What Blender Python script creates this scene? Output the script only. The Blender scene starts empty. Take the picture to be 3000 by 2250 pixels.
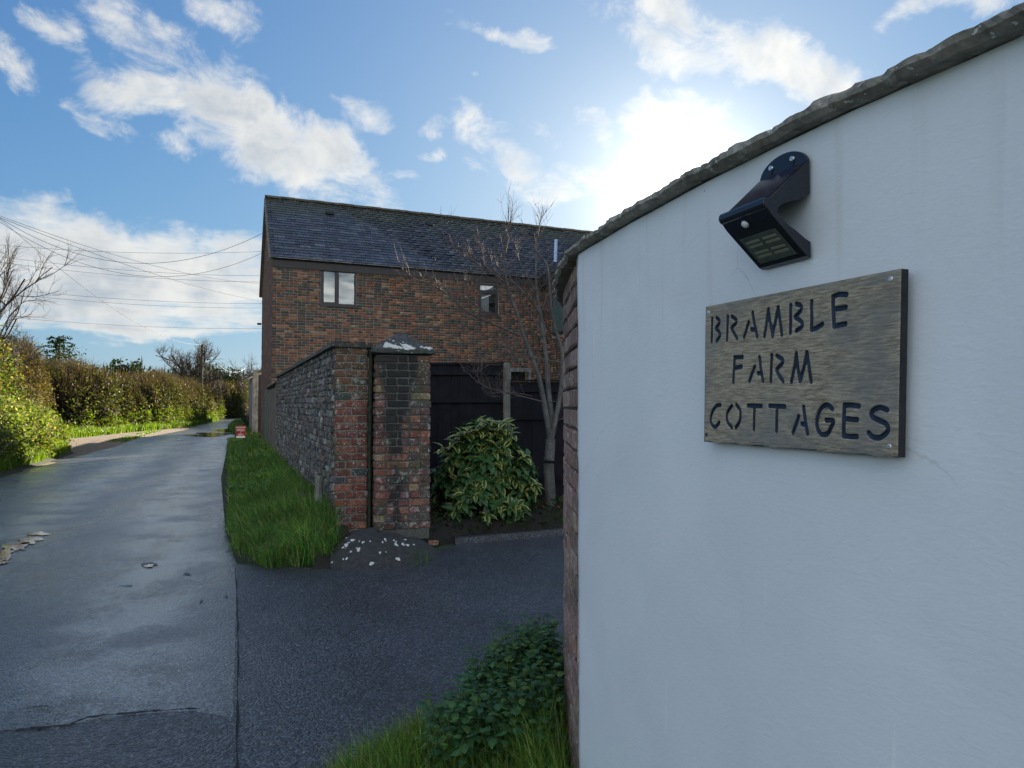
import bpy, math, random
import numpy as np
from mathutils import Vector, Matrix

random.seed(7)
RNG = np.random.default_rng(7)
SC = bpy.context.scene
COL = SC.collection
D = bpy.data
R = math.radians

# ------------------------------------------------------------------ camera
FPX = 2080.0
CAMZ = 1.45
PITCH = math.atan(61 / FPX)
cam_d = D.cameras.new('camera')
cam_d.sensor_width = 36.0
cam_d.lens = FPX / 3000 * 36.0
cam_d.clip_start = 0.02
cam_d.clip_end = 4000
cam = D.objects.new('camera', cam_d)
cam.location = (0, 0, CAMZ)
cam.rotation_euler = (math.pi / 2 + PITCH, 0, 0)
COL.objects.link(cam)
SC.camera = cam


def ray(px, py):
    x = (px - 1500) / FPX
    yc = (1125 - py) / FPX
    return Vector((x, math.cos(PITCH) - yc * math.sin(PITCH), math.sin(PITCH) + yc * math.cos(PITCH)))


def P(px, py, Y):
    r = ray(px, py)
    return Vector((0, 0, CAMZ)) + r * (Y / r.y)


def G(px, py, z=0.0):
    r = ray(px, py)
    return Vector((0, 0, CAMZ)) + r * ((z - CAMZ) / r.z)


# ------------------------------------------------------------------ light
SUN_EL, SUN_AZ = R(15.6), R(13.6)          # azimuth to the right of straight ahead (+Y)
SC.view_settings.view_transform = 'Standard'
SC.view_settings.look = 'None'
SC.view_settings.exposure = 3.0
SC.view_settings.gamma = 1.0
SC.view_settings.use_curve_mapping = False
try:
    SC.cycles.max_bounces = 6
    SC.cycles.transparent_max_bounces = 6
    SC.cycles.sample_clamp_indirect = 4
    SC.cycles.use_denoising = True
except Exception:
    pass

sun_dir = Vector((math.sin(SUN_AZ) * math.cos(SUN_EL), math.cos(SUN_AZ) * math.cos(SUN_EL), math.sin(SUN_EL)))
sd = D.lights.new('sun', 'SUN')
sd.energy = 2.5
sd.angle = R(0.6)
sd.color = (1.0, 0.86, 0.66)
so = D.objects.new('sun', sd)
so.rotation_euler = (-sun_dir).to_track_quat('-Z', 'Y').to_euler()
so.location = sun_dir * 60
COL.objects.link(so)

world = D.worlds.new('World')
SC.world = world
world.use_nodes = True


class NT:
    """little helper to write node graphs"""
    def __init__(s, tree):
        s.t = tree
        s.n = tree.nodes
        s.l = tree.links

    def node(s, kind, **kw):
        nd = s.n.new(kind)
        for k, v in kw.items():
            setattr(nd, k, v)
        return nd

    def put(s, sock, v):
        if hasattr(v, 'is_output') or isinstance(v, bpy.types.NodeSocket):
            s.l.new(v, sock)
        else:
            if isinstance(v, (tuple, list)) and len(v) == 3 and sock.type == 'RGBA':
                v = (*v, 1.0)
            sock.default_value = v

    def math(s, op, a, b=None, c=None, clamp=False):
        nd = s.node('ShaderNodeMath', operation=op)
        nd.use_clamp = clamp
        s.put(nd.inputs[0], a)
        if b is not None:
            s.put(nd.inputs[1], b)
        if c is not None:
            s.put(nd.inputs[2], c)
        return nd.outputs[0]

    def vmath(s, op, a, b=None, out=0):
        nd = s.node('ShaderNodeVectorMath', operation=op)
        s.put(nd.inputs[0], a)
        if b is not None:
            s.put(nd.inputs[3 if op == 'SCALE' else 1], b)
        return nd.outputs[out]

    def dot(s, a, b):
        return s.vmath('DOT_PRODUCT', a, tuple(b), 1)

    def noise(s, vec, scale, detail=4, rough=0.55, dist=0.0, out=0):
        nd = s.node('ShaderNodeTexNoise')
        if vec is not None:
            s.l.new(vec, nd.inputs['Vector'])
        s.put(nd.inputs['Scale'], scale)
        nd.inputs['Detail'].default_value = detail
        nd.inputs['Roughness'].default_value = rough
        nd.inputs['Distortion'].default_value = dist
        return nd.outputs[out]

    def voro(s, vec, scale, feature='F1', out=0):
        nd = s.node('ShaderNodeTexVoronoi', feature=feature)
        if vec is not None:
            s.l.new(vec, nd.inputs['Vector'])
        nd.inputs['Scale'].default_value = scale
        return nd.outputs[out]

    def mix(s, fac, a, b, mode='MIX'):
        nd = s.node('ShaderNodeMix', data_type='RGBA', blend_type=mode)
        s.put(nd.inputs[0], fac)
        s.put(nd.inputs[6], a)
        s.put(nd.inputs[7], b)
        return nd.outputs[2]

    def ramp(s, v, lo, hi, a=0.0, b=1.0, smooth=True):
        nd = s.node('ShaderNodeMapRange')
        nd.interpolation_type = 'SMOOTHSTEP' if smooth else 'LINEAR'
        s.put(nd.inputs[0], v)
        for i, q in enumerate((lo, hi, a, b)):
            s.put(nd.inputs[i + 1], q)
        return nd.outputs[0]

    def mapping(s, vec, scale=(1, 1, 1), rot=(0, 0, 0), loc=(0, 0, 0)):
        nd = s.node('ShaderNodeMapping')
        s.l.new(vec, nd.inputs[0])
        nd.inputs['Location'].default_value = loc
        nd.inputs['Rotation'].default_value = rot
        nd.inputs['Scale'].default_value = scale
        return nd.outputs[0]


def build_sky():
    w = NT(world.node_tree)
    for nd in list(w.n):
        w.n.remove(nd)
    out = w.node('ShaderNodeOutputWorld')
    bg = w.node('ShaderNodeBackground')
    bg.inputs['Strength'].default_value = 0.10
    w.l.new(bg.outputs[0], out.inputs[0])
    sky = w.node('ShaderNodeTexSky', sky_type='NISHITA')
    sky.sun_disc = False
    sky.sun_elevation = SUN_EL
    sky.sun_rotation = SUN_AZ
    sky.air_density = 1.0
    sky.dust_density = 0.35
    sky.ozone_density = 2.5
    tc = w.node('ShaderNodeTexCoord')
    dirv = tc.outputs['Generated']
    sep = w.node('ShaderNodeSeparateXYZ')
    w.l.new(dirv, sep.inputs[0])
    X, Y, Z = sep.outputs
    # cloud patches: (px, py, rx, ry, tilt, weight)
    E = [(770, 380, 440, 120, 31, 1.6), (600, 270, 170, 90, 20, 1.1), (930, 470, 210, 105, 28, 1.6), (320, 240, 150, 85, 15, 1.0), (360, 90, 120, 90, 20, .85),
         (170, 90, 140, 65, 45, .75), (10, 150, 90, 90, 0, .85), (650, 30, 150, 75, 25, 1.0), (330, 350, 190, 38, 30, .85),
         (515, 410, 80, 60, 20, .95), (1076, 310, 120, 80, 25, .55), (1250, 356, 105, 44, 5, .85), (1420, 425, 165, 80, 35, 1.05),
         (1465, 490, 100, 38, 0, 1.0), (1240, 450, 80, 32, 0, .85), (1420, 85, 160, 38, 12, 1.0), (1540, 115, 120, 45, 15, .8), (2170, 165, 450, 95, 20, 1.5),
         (1960, 60, 200, 95, 15, 1.1), (1954, 316, 170, 95, 0, 1.1), (1752, 367, 95, 60, 30, .75), (1740, 525, 220, 80, 0, .85),
         (2800, 30, 260, 62, 10, 1.0), (380, 775, 560, 125, 5, 1.9), (150, 850, 440, 110, 0, 1.8), (560, 855, 300, 95, 12, 1.6), (330, 950, 430, 28, 0, 1.2),
         (700, 530, 130, 36, 5, .55), (215, 590, 55, 40, 0, .5), (1010, 590, 80, 30, 0, .6), (1340, 300, 80, 30, 20, .3), (1530, 560, 110, 45, 10, .75), (1590, 400, 60, 34, 10, .5), (1400, 225, 50, 22, 0, .4), (1180, 520, 60, 24, 0, .5), (90, 620, 70, 30, 0, .5), (2050, 440, 120, 50, 10, .7)]
    wn = w.noise(dirv, 7.0, 5, .6, 0, 1)
    warp = w.vmath('SCALE', w.vmath('SUBTRACT', wn, (.5, .5, .5)), 0.10)
    dw = w.vmath('ADD', dirv, warp)
    m = None
    for (px, py, rx, ry, an, wt) in E:
        c = ray(px, py).normalized()
        ca, sa = math.cos(R(an)), math.sin(R(an))
        a = ray(px + rx * ca, py + rx * sa).normalized() - c
        b = ray(px - ry * sa, py + ry * ca).normalized() - c
        a -= c * a.dot(c)
        b -= c * b.dot(c)
        u = w.dot(dw, a / a.length_squared)
        v = w.dot(dw, b / b.length_squared)
        vv = w.math('MULTIPLY', v, v)
        d2 = w.math('MULTIPLY_ADD', u, u, vv)
        e = w.math('MULTIPLY_ADD', d2, -1.1, wt * 1.0)
        m = e if m is None else w.math('SMOOTH_MAX', m, e, 0.25)
    front = w.ramp(Y, 0.05, 0.25)
    m = w.math('MAXIMUM', m, -1.3)
    m = w.math('ADD', w.math('MULTIPLY', m, front), w.math('MULTIPLY_ADD', front, 1.3, -1.3))
    # broken cloud over the unseen sky, added heavier to light shaded surfaces
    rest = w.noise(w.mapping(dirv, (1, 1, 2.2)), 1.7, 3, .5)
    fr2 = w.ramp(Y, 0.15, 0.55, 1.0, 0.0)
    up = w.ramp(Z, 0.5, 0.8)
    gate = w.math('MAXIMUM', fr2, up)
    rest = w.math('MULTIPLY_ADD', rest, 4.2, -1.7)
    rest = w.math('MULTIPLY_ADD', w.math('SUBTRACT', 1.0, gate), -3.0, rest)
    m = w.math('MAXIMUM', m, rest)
    n1 = w.noise(w.mapping(dirv, (1, 1, 1.5), (0, R(-25), 0)), 12.5, 12, .66, .45)
    n1b = w.noise(w.mapping(dirv, (1, 1, 5.5)), 9.0, 10, .6, .3)
    lowf = w.ramp(Z, .26, .14)
    n1 = w.math('ADD', w.math('MULTIPLY', n1, w.math('SUBTRACT', 1.0, lowf)), w.math('MULTIPLY', n1b, lowf))
    val = w.math('MULTIPLY_ADD', n1, 5.0, w.math('SUBTRACT', m, 2.85))
    alpha = w.ramp(val, -0.35, 1.35)
    n2 = w.noise(dirv, 17.0, 6, .55, .3)
    thick = w.ramp(w.math('MULTIPLY_ADD', n2, 2.2, w.math('MULTIPLY', val, .42)), 1.0, 2.5)
    # brightness round the sun
    sdv = (sun_dir.x, sun_dir.y, sun_dir.z)
    cosg = w.math('MAXIMUM', w.dot(dirv, sdv), 0.0)
    g1 = w.math('POWER', cosg, 95.0)
    g2 = w.math('POWER', cosg, 9.0)
    g3 = w.math('POWER', cosg, 420.0)
    anti_fill = w.ramp(w.dot(dirv, sdv), -.8, .45, 4.3, 0.0)      # unseen clouds opposite the sun, brightened to light the shaded wall
    cl_b = w.math('ADD', w.math('MULTIPLY_ADD', g1, .45, w.math('MULTIPLY_ADD', g2, .2, 1.15)), anti_fill)
    shade = w.mix(thick, (1.0, .985, .93), (.52, .58, .65))
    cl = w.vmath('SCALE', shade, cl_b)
    skyc = w.mix(1.0, sky.outputs[0], (0.112, 0.190, 0.345), 'MULTIPLY')
    one = w.vmath('ADD', w.vmath('SCALE', skyc, .70), (1.0, 1.0, 1.0))
    skyc = w.vmath('DIVIDE', skyc, one)
    haze = w.vmath('SCALE', w.mix(0.0, (1.0, .95, .84), (1, 1, 1)), w.math('MULTIPLY_ADD', g3, 2.2, w.math('MULTIPLY_ADD', g1, .45, w.math('MULTIPLY', g2, .20))))
    skyc = w.vmath('ADD', skyc, haze)
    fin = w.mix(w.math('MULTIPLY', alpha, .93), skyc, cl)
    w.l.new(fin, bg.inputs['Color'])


build_sky()


# ------------------------------------------------------------------ materials
def new_mat(name):
    m = D.materials.new(name)
    m.use_nodes = True
    w = NT(m.node_tree)
    for nd in list(w.n):
        w.n.remove(nd)
    out = w.node('ShaderNodeOutputMaterial')
    b = w.node('ShaderNodeBsdfPrincipled')
    w.l.new(b.outputs[0], out.inputs[0])
    return m, w, b, out


def bump(w, b, h, strength=.5, dist=.01):
    nd = w.node('ShaderNodeBump')
    nd.inputs['Strength'].default_value = strength
    nd.inputs['Distance'].default_value = dist
    w.put(nd.inputs['Height'], h)
    w.l.new(nd.outputs[0], b.inputs['Normal'])


def pos(w):
    return w.node('ShaderNodeNewGeometry').outputs['Position']


def tinted(w):
    a = w.node('ShaderNodeAttribute', attribute_name='tint')
    o = w.node('ShaderNodeObjectInfo')
    return w.mix(1.0, a.outputs['Color'], o.outputs['Color'], 'MULTIPLY')


def simple(name, col, rough=.6, nscale=0, namp=.3, metallic=0.0, spec=.5, bstr=0, bdist=.004):
    m, w, b, _ = new_mat(name)
    if nscale:
        n = w.noise(pos(w), nscale, 6, .6)
        f = w.ramp(n, .3, .7, 1 - namp, 1 + namp)
        c = w.vmath('SCALE', col, f)
        w.l.new(c, b.inputs['Base Color'])
        if bstr:
            bump(w, b, n, bstr, bdist)
    else:
        b.inputs['Base Color'].default_value = (*col, 1)
    b.inputs['Roughness'].default_value = rough
    b.inputs['Metallic'].default_value = metallic
    b.inputs['Specular IOR Level'].default_value = spec
    return m


def brick_mat(name, lichen=.0, lichen_col=(.5, .52, .48), stain=False, scale=1.0, green=0.0, rough=.85):
    m, w, b, _ = new_mat(name)
    p = pos(w)
    base = tinted(w)
    n = w.noise(p, 22 * scale, 8, .65)
    c = w.vmath('SCALE', base, w.ramp(n, .25, .75, .55, 1.5))
    sp = w.ramp(w.noise(p, 90 * scale, 3, .6), .55, .72)
    c = w.mix(w.math('MULTIPLY', sp, .35), c, (.30, .22, .17))
    if green:
        g = w.ramp(w.noise(p, 2.3, 6, .65, .4), .48, .68)
        c = w.mix(w.math('MULTIPLY', g, green), c, (.035, .055, .03))
    if lichen:
        l = w.ramp(w.noise(p, 14 * scale, 7, .7, .3), .60 - lichen * .12, .66 - lichen * .08)
        c = w.mix(w.math('MULTIPLY', l, .8), c, lichen_col)
        l2 = w.ramp(w.noise(p, 55 * scale, 3, .5), .64, .69)
        c = w.mix(w.math('MULTIPLY', l2, .75), c, (.6, .62, .58))
    if stain:
        # soot-black run of damp below the cap, a stain with a shape of its own
        sep = w.node('ShaderNodeSeparateXYZ')
        w.l.new(p, sep.inputs[0])
        n3 = w.noise(w.mapping(p, (1, 1, .45)), 6.5, 6, .65, .8)
        cx = w.math('MULTIPLY_ADD', sep.outputs[2], .02, w.math('ADD', sep.outputs[0], 1.145))
        dx = w.math('ABSOLUTE', cx)
        fall = w.ramp(dx, 0.0, .26, 1.25, -.3, False)
        top = w.ramp(sep.outputs[2], .9, 2.0, -.06, .34, False)
        s = w.ramp(w.math('ADD', w.math('MULTIPLY', n3, 1.0), w.math('ADD', w.math('MULTIPLY', fall, .35), top)), .70, .86)
        c = w.mix(w.math('MULTIPLY', s, .93), c, (.010, .012, .014))
    w.l.new(c, b.inputs['Base Color'])
    b.inputs['Roughness'].default_value = rough
    bump(w, b, w.noise(p, 120 * scale, 6, .7), .7, .006 / scale)
    return m


M = {}
M['brick_pillar'] = brick_mat('pillar brick', .5, (.30, .31, .27), True, green=.75)
M['brick_quoin'] = brick_mat('quoin brick', .45, (.32, .33, .28), green=.6)
M['brick_house'] = brick_mat('house brick', .0, scale=.5, green=.25)
M['brick_wallside'] = brick_mat('lichened wall brick', .7, (.22, .225, .21), green=.5)
M['brick_end'] = brick_mat('bare brick', .2, (.34, .31, .27))


def mortar_mat(name, col, amp=.35):
    return simple(name, col, .95, 60, amp, bstr=.6, bdist=.004)


M['mortar_house'] = mortar_mat('house mortar', (.37, .325, .265))
M['mortar_dark'] = mortar_mat('old mortar', (.10, .10, .085))
M['mortar_side'] = mortar_mat('grey mortar', (.085, .09, .095), .6)
M['mortar_end'] = mortar_mat('bare mortar', (.10, .085, .075))
M['mortar_quoin'] = mortar_mat('quoin mortar', (.20, .19, .16))


def slate_mat():
    m, w, b, _ = new_mat('wet slate')
    p = pos(w)
    base = tinted(w)
    n = w.noise(p, 9, 7, .6)
    c = w.vmath('SCALE', base, w.ramp(n, .3, .7, .6, 1.5))
    sep = w.node('ShaderNodeSeparateXYZ')
    w.l.new(p, sep.inputs[0])
    hgt = w.ramp(sep.outputs[2], 6.6, 8.1, -.1, .2)
    g = w.ramp(w.math('ADD', w.noise(p, 1.1, 6, .7, .5), hgt), .52, .68)
    c = w.mix(w.math('MULTIPLY', g, .6), c, (.05, .06, .028))
    w.l.new(c, b.inputs['Base Color'])
    w.l.new(w.ramp(w.noise(p, 3.1, 4), .3, .7, .26, .5), b.inputs['Roughness'])
    bump(w, b, w.noise(p, 40, 5, .6), .5, .01)
    return m


M['slate'] = slate_mat()
M['ridge'] = simple('ridge tile', (.085, .075, .05), .8, 5, .45, bstr=.5, bdist=.02)
M['fascia'] = simple('dark brown fascia', (.028, .020, .020), .5, 5, .2)
M['frame'] = simple('dark window frame', (.030, .024, .026), .45)
M['blind'] = simple('pale blind', (.27, .30, .30), .8, 3, .08)
M['render_band'] = simple('cement verge', (.17, .15, .125), .9, 8, .3)


def glass_mat(name='glass', tint=(.55, .6, .6)):
    m, w, b, out = new_mat(name)
    b.inputs['Base Color'].default_value = (.02, .025, .03, 1)
    b.inputs['Roughness'].default_value = .03
    b.inputs['Specular IOR Level'].default_value = 1.0
    tr = w.node('ShaderNodeBsdfTransparent')
    tr.inputs[0].default_value = (.85, .88, .88, 1)
    mx = w.node('ShaderNodeMixShader')
    fr = w.node('ShaderNodeFresnel')
    fr.inputs[0].default_value = 1.6
    f = w.math('MULTIPLY_ADD', fr.outputs[0], 1.2, .06, clamp=True)
    w.l.new(f, mx.inputs[0])
    gl = w.node('ShaderNodeBsdfGlossy')
    gl.inputs['Roughness'].default_value = .02
    w.l.new(tr.outputs[0], mx.inputs[1])
    w.l.new(gl.outputs[0], mx.inputs[2])
    w.l.new(mx.outputs[0], out.inputs[0])
    return m


M['glass'] = glass_mat()


def asphalt(name, base=.045, rough_lo=.28, rough_hi=.5, agg=160, wetscale=.35, contrast=1.0, bstr=.55, coat=.0, tracks=False):
    m, w, b, _ = new_mat(name)
    p = pos(w)
    v = w.voro(p, agg, 'F1', 1)            # stone colours
    vs = w.node('ShaderNodeSeparateColor')
    w.l.new(v, vs.inputs[0])
    st = w.ramp(vs.outputs[0], 0.0, 1.0, 1 - .6 * min(contrast, 1.5), 1 + .95 * contrast, False)
    light = w.ramp(vs.outputs[1], .955, .97)
    n = w.noise(p, .9, 6, .6)
    big = w.ramp(n, .3, .7, .75, 1.25)
    c = w.vmath('SCALE', w.vmath('SCALE', (base * .86, base, base * 1.16), st), big)
    sp2 = w.ramp(w.noise(p, agg * 1.3, 2, .6), .35, .65, 1 - .5 * contrast, 1 + .6 * contrast)
    c = w.vmath('SCALE', c, sp2)
    c = w.mix(w.math('MULTIPLY', light, .35), c, (.30, .30, .28))
    w.l.new(c, b.inputs['Base Color'])
    wet = w.noise(w.mapping(p, (1, .35, 1), (0, 0, R(22))), wetscale * 3, 5, .6, .3)
    rg = w.ramp(wet, .35, .68, rough_hi, rough_lo)
    if tracks:
        # polished wheel tracks that stay wet, running with the lane
        acr = w.math('ADD', w.math('ADD', w.dot(p, (.928, .372, 0)), w.math('MULTIPLY', w.noise(p, .25, 2), 1.2)), .4)
        tr_ = w.math('MULTIPLY_ADD', w.math('SINE', w.math('MULTIPLY', acr, 3.9)), .5, .5)
        trn = w.math('MULTIPLY', tr_, w.ramp(w.noise(p, 1.7, 5, .65), .35, .6))
        rg = w.math('MULTIPLY_ADD', trn, -.13, rg)
        c = w.vmath('SCALE', c, w.ramp(trn, 0, 1, .85, 1.25))
        w.l.new(c, b.inputs['Base Color'])
        w.l.new(w.ramp(trn, 0, 1, coat * .35, coat), b.inputs['Coat Weight'])
    w.l.new(rg, b.inputs['Roughness'])
    b.inputs['Specular IOR Level'].default_value = .7
    b.inputs['Coat Weight'].default_value = coat
    b.inputs['Coat Roughness'].default_value = .28
    h1 = w.voro(p, agg, 'F1', 0)
    h2 = w.noise(p, 14, 4, .6)
    h = w.math('MULTIPLY_ADD', h1, -.7, w.math('MULTIPLY', h2, 1.1))
    dist = w.vmath('LENGTH', p, out=1)
    # aggregate relief: 2-4 mm of real texture
    nd = w.node('ShaderNodeBump')
    nd.inputs['Distance'].default_value = .006
    nd.inputs['Strength'].default_value = bstr
    w.l.new(h, nd.inputs['Height'])
    w.l.new(nd.outputs[0], b.inputs['Normal'])
    nc = w.node('ShaderNodeBump')
    nc.inputs['Distance'].default_value = .006
    nc.inputs['Strength'].default_value = .22
    w.l.new(h, nc.inputs['Height'])
    w.l.new(nc.outputs[0], b.inputs['Coat Normal'])
    return m


M['lane'] = asphalt('wet lane asphalt', .042, .20, .42, 80, bstr=.85, coat=.85, contrast=1.4, tracks=True)
M['drive'] = asphalt('drive asphalt', .036, .36, .52, 80, bstr=.85, contrast=1.4)
M['patch'] = asphalt('patched asphalt', .03, .38, .56, 75, bstr=1.0, contrast=1.5)


def ground_mat(name, c1, c2, c3, s=3.0, rough=.95, bs=.8, bd=.03):
    m, w, b, _ = new_mat(name)
    p = pos(w)
    n = w.noise(p, s, 8, .65, .3)
    n2 = w.noise(p, s * 14, 5, .6)
    c = w.mix(w.ramp(n, .35, .65), c1, c2)
    c = w.mix(w.ramp(n2, .5, .72), c, c3)
    w.l.new(c, b.inputs['Base Color'])
    b.inputs['Roughness'].default_value = rough
    bump(w, b, n2, bs, bd)
    return m


M['field'] = ground_mat('field turf', (.04, .07, .02), (.06, .09, .025), (.09, .08, .04), .6)
M['soil'] = ground_mat('damp soil', (.030, .024, .018), (.020, .022, .013), (.055, .045, .03), 5)
M['verge'] = ground_mat('turf soil', (.022, .036, .010), (.03, .028, .015), (.04, .055, .015), 4)
M['gravel'] = ground_mat('gravel layby', (.20, .155, .11), (.13, .10, .075), (.32, .27, .21), 2.5, bs=1, bd=.02)


def render_mat():
    m, w, b, _ = new_mat('white masonry paint')
    p = pos(w)
    n = w.noise(p, 1.6, 6, .6)
    c = w.mix(w.ramp(n, .3, .7), (.775, .82, .85), (.725, .77, .805))
    # long faint runs of dirt under the coping
    st = w.noise(w.mapping(p, (9, 9, .5)), 2.2, 6, .6)
    sep = w.node('ShaderNodeSeparateXYZ')
    w.l.new(p, sep.inputs[0])
    hh = w.ramp(sep.outputs[2], 1.2, 1.96, 0.0, .16)
    c = w.mix(w.ramp(w.math('ADD', st, hh), .66, .92, 0, .45), c, (.55, .55, .48))
    # hairline cracks, faint white runs, old patch repairs
    wn_ = w.vmath('ADD', p, w.vmath('SCALE', w.noise(p, 6, 4, .6, 0, 1), .12))
    ck = w.voro(wn_, 1.3, 'DISTANCE_TO_EDGE')
    ckk = w.math('MULTIPLY', w.ramp(ck, .0010, .0028, 1, 0), w.ramp(w.noise(p, 1.9, 2), .56, .64, 0, .22))
    c = w.mix(ckk, c, (.30, .31, .30))
    pt = w.ramp(w.noise(p, .9, 4, .6, 1.0), .50, .58)
    c = w.mix(w.math('MULTIPLY', pt, .35), c, (.70, .735, .75))
    run = w.ramp(w.noise(w.mapping(p, (26, 26, 1.3)), 1.6, 3, .5), .70, .74)
    c = w.mix(w.math('MULTIPLY', run, .5), c, (.88, .89, .88))
    # specks and chips
    sp = w.voro(w.vmath('ADD', p, w.vmath('SCALE', w.noise(p, 90, 2, .5, 0, 1), .01)), 20)
    keep = w.ramp(w.noise(p, 23, 1), .60, .62)
    c = w.mix(w.math('MULTIPLY', w.ramp(sp, .035, .055, 1, 0), w.math('MULTIPLY', keep, .85)), c, (.10, .11, .10))
    w.l.new(c, b.inputs['Base Color'])
    b.inputs['Roughness'].default_value = .6
    h = w.math('MULTIPLY_ADD', w.noise(w.mapping(p, (1, 1, 2.2)), 42, 5, .55, .8), 1.0, w.math('MULTIPLY', w.noise(p, 190, 3, .6), .35))
    bump(w, b, h, .25, .0040)
    return m


M['render'] = render_mat()
M['coping'] = brick_mat('coping stone', .6, (.36, .35, .30), green=.4, scale=1.3)
M['slab'] = brick_mat('slab coping', .4, (.12, .13, .12), green=.5)
M['boulder'] = brick_mat('dark stone', .0, green=.5)
M['lichen'] = simple('white lichen', (.58, .60, .56), .95, 70, .25, bstr=.7, bdist=.004)


def wood_mat(name, c1, c2, axis=(1, 1, 14), rough=.75, scale=6, bs=.4, local=False, bd=.002):
    m, w, b, _ = new_mat(name)
    if local:
        p = w.node('ShaderNodeTexCoord').outputs['Object']
    else:
        p = pos(w)
    q = w.mapping(p, axis)
    n = w.noise(q, scale, 9, .62, .35)
    n2 = w.noise(p, 4.5, 5, .6, .5)
    c = w.mix(w.ramp(n, .33, .67), c1, c2)
    c = w.vmath('SCALE', c, w.ramp(n2, .3, .7, .68, 1.3))
    w.l.new(c, b.inputs['Base Color'])
    b.inputs['Roughness'].default_value = rough
    bump(w, b, n, bs, bd)
    return m


M['fence'] = wood_mat('dark stained board', (.005, .006, .010), (.011, .012, .018), (14, 14, .6), .7, 6)
M['fence'].node_tree.nodes['Principled BSDF'].inputs['Specular IOR Level'].default_value = .2
M['post'] = wood_mat('weathered post', (.12, .13, .105), (.21, .215, .18), (12, 12, .8), .85, 8, .7, bd=.004)
M['gatewood'] = wood_mat('old gate board', (.10, .08, .055), (.17, .14, .10), (10, 10, .7), .85, 6)
M['barn'] = wood_mat('barn cladding', (.13, .13, .13), (.24, .24, .24), (4, 4, .3), .8, 3)
M['teal'] = simple('green gate paint', (.05, .13, .12), .6)
M['barkgrey'] = wood_mat('grey bark', (.055, .052, .046), (.15, .148, .135), (5, 5, 9), .8, 9, .8, bd=.006)
M['barktwig'] = simple('red brown twig', (.115, .095, .090), .8, 14, .4, spec=.2)
M['barkdark'] = simple('dark bark', (.055, .047, .038), .85, 5, .3)
M['wire'] = simple('black cable', (.03, .03, .032), .5)
M['wire_sunlit'] = simple('cable painted sunlit', (.6, .6, .58), .4)  # pale colour stands for sunlight on the far cable
M['plastic'] = simple('black moulded plastic', (.012, .015, .024), .22, 300, .1, bstr=.15, bdist=.0006)
M['screw'] = simple('zinc screw', (.62, .64, .66), .35, metallic=.85)
M['screw_old'] = simple('rusted screw', (.09, .07, .06), .5, metallic=.5)
M['solar'] = simple('solar cell', (.022, .018, .035), .16)
M['sensor'] = simple('sensor dome', (.62, .63, .65), .3)
M['led'] = simple('led chip', (.26, .27, .20), .4)
M['led_board'] = simple('led tray', (.085, .10, .085), .45, 60, .3)
M['slot'] = simple('shadow slot', (.006, .006, .006), .6)
M['red'] = simple('red sign paint', (.32, .012, .02), .4)
M['white'] = simple('white paint', (.75, .75, .77), .5)
M['flue'] = simple('pale plastic flue', (.42, .55, .75), .45)
M['rust'] = simple('terracotta cap', (.22, .09, .04), .8, 30, .4)
M['orange'] = simple('orange box', (.30, .11, .03), .6, 20, .5)
M['yellow'] = simple('yellow box', (.45, .30, .08), .6)
M['blue'] = simple('blue box', (.05, .11, .20), .5)
M['pipe'] = simple('grey pipe', (.17, .18, .19), .5)
M['litter'] = simple('fallen leaf', (.12, .07, .03), .8, 30, .5)


def sign_mat():
    m, w, b, _ = new_mat('weathered sign board')
    p = w.node('ShaderNodeTexCoord').outputs['Object']
    # object axes: x along the board, z up
    q = w.mapping(p, (6, 20, 60))
    n = w.noise(q, 5.5, 10, .66, .5)
    fine = w.noise(w.mapping(p, (22, 60, 230)), 6, 6, .6, .2)
    n2 = w.noise(p, 7, 6, .62, .5)
    c = w.mix(w.ramp(n, .34, .66), (.20, .168, .115), (.54, .48, .355))
    c = w.mix(w.ramp(fine, .35, .65, .0, .42), c, (.09, .08, .062))
    c = w.mix(w.ramp(n2, .42, .66, 0, .65), c, (.17, .18, .18))
    # fine splits along the grain
    cr = w.noise(w.mapping(p, (2.2, 1, 16), (0, R(4), 0)), 3.2, 3, .5, .9)
    crk = w.ramp(w.math('ABSOLUTE', w.math('SUBTRACT', cr, .5)), .003, .010, 1, 0)
    keep = w.ramp(w.noise(p, 5, 2), .56, .66, 0, .6)
    crk = w.math('MULTIPLY', crk, keep)
    c = w.mix(crk, c, (.02, .018, .015))
    a = w.node('ShaderNodeAttribute', attribute_name='groove')
    g = w.ramp(a.outputs['Fac'], .12, .5)
    paint = w.mix(w.ramp(w.noise(p, 60, 5, .6), .3, .7), (.006, .014, .034), (.014, .036, .075))
    c = w.mix(g, c, paint)
    w.l.new(c, b.inputs['Base Color'])
    w.l.new(w.ramp(g, 0, 1, .8, .6), b.inputs['Roughness'])
    h = w.math('SUBTRACT', w.math('MULTIPLY_ADD', fine, .5, n), w.math('MULTIPLY', crk, 2.0))
    bump(w, b, h, .5, .0012)
    return m


M['sign'] = sign_mat()
M['sign_side'] = simple('dark board edge', (.018, .018, .020), .8, 60, .4)


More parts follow.
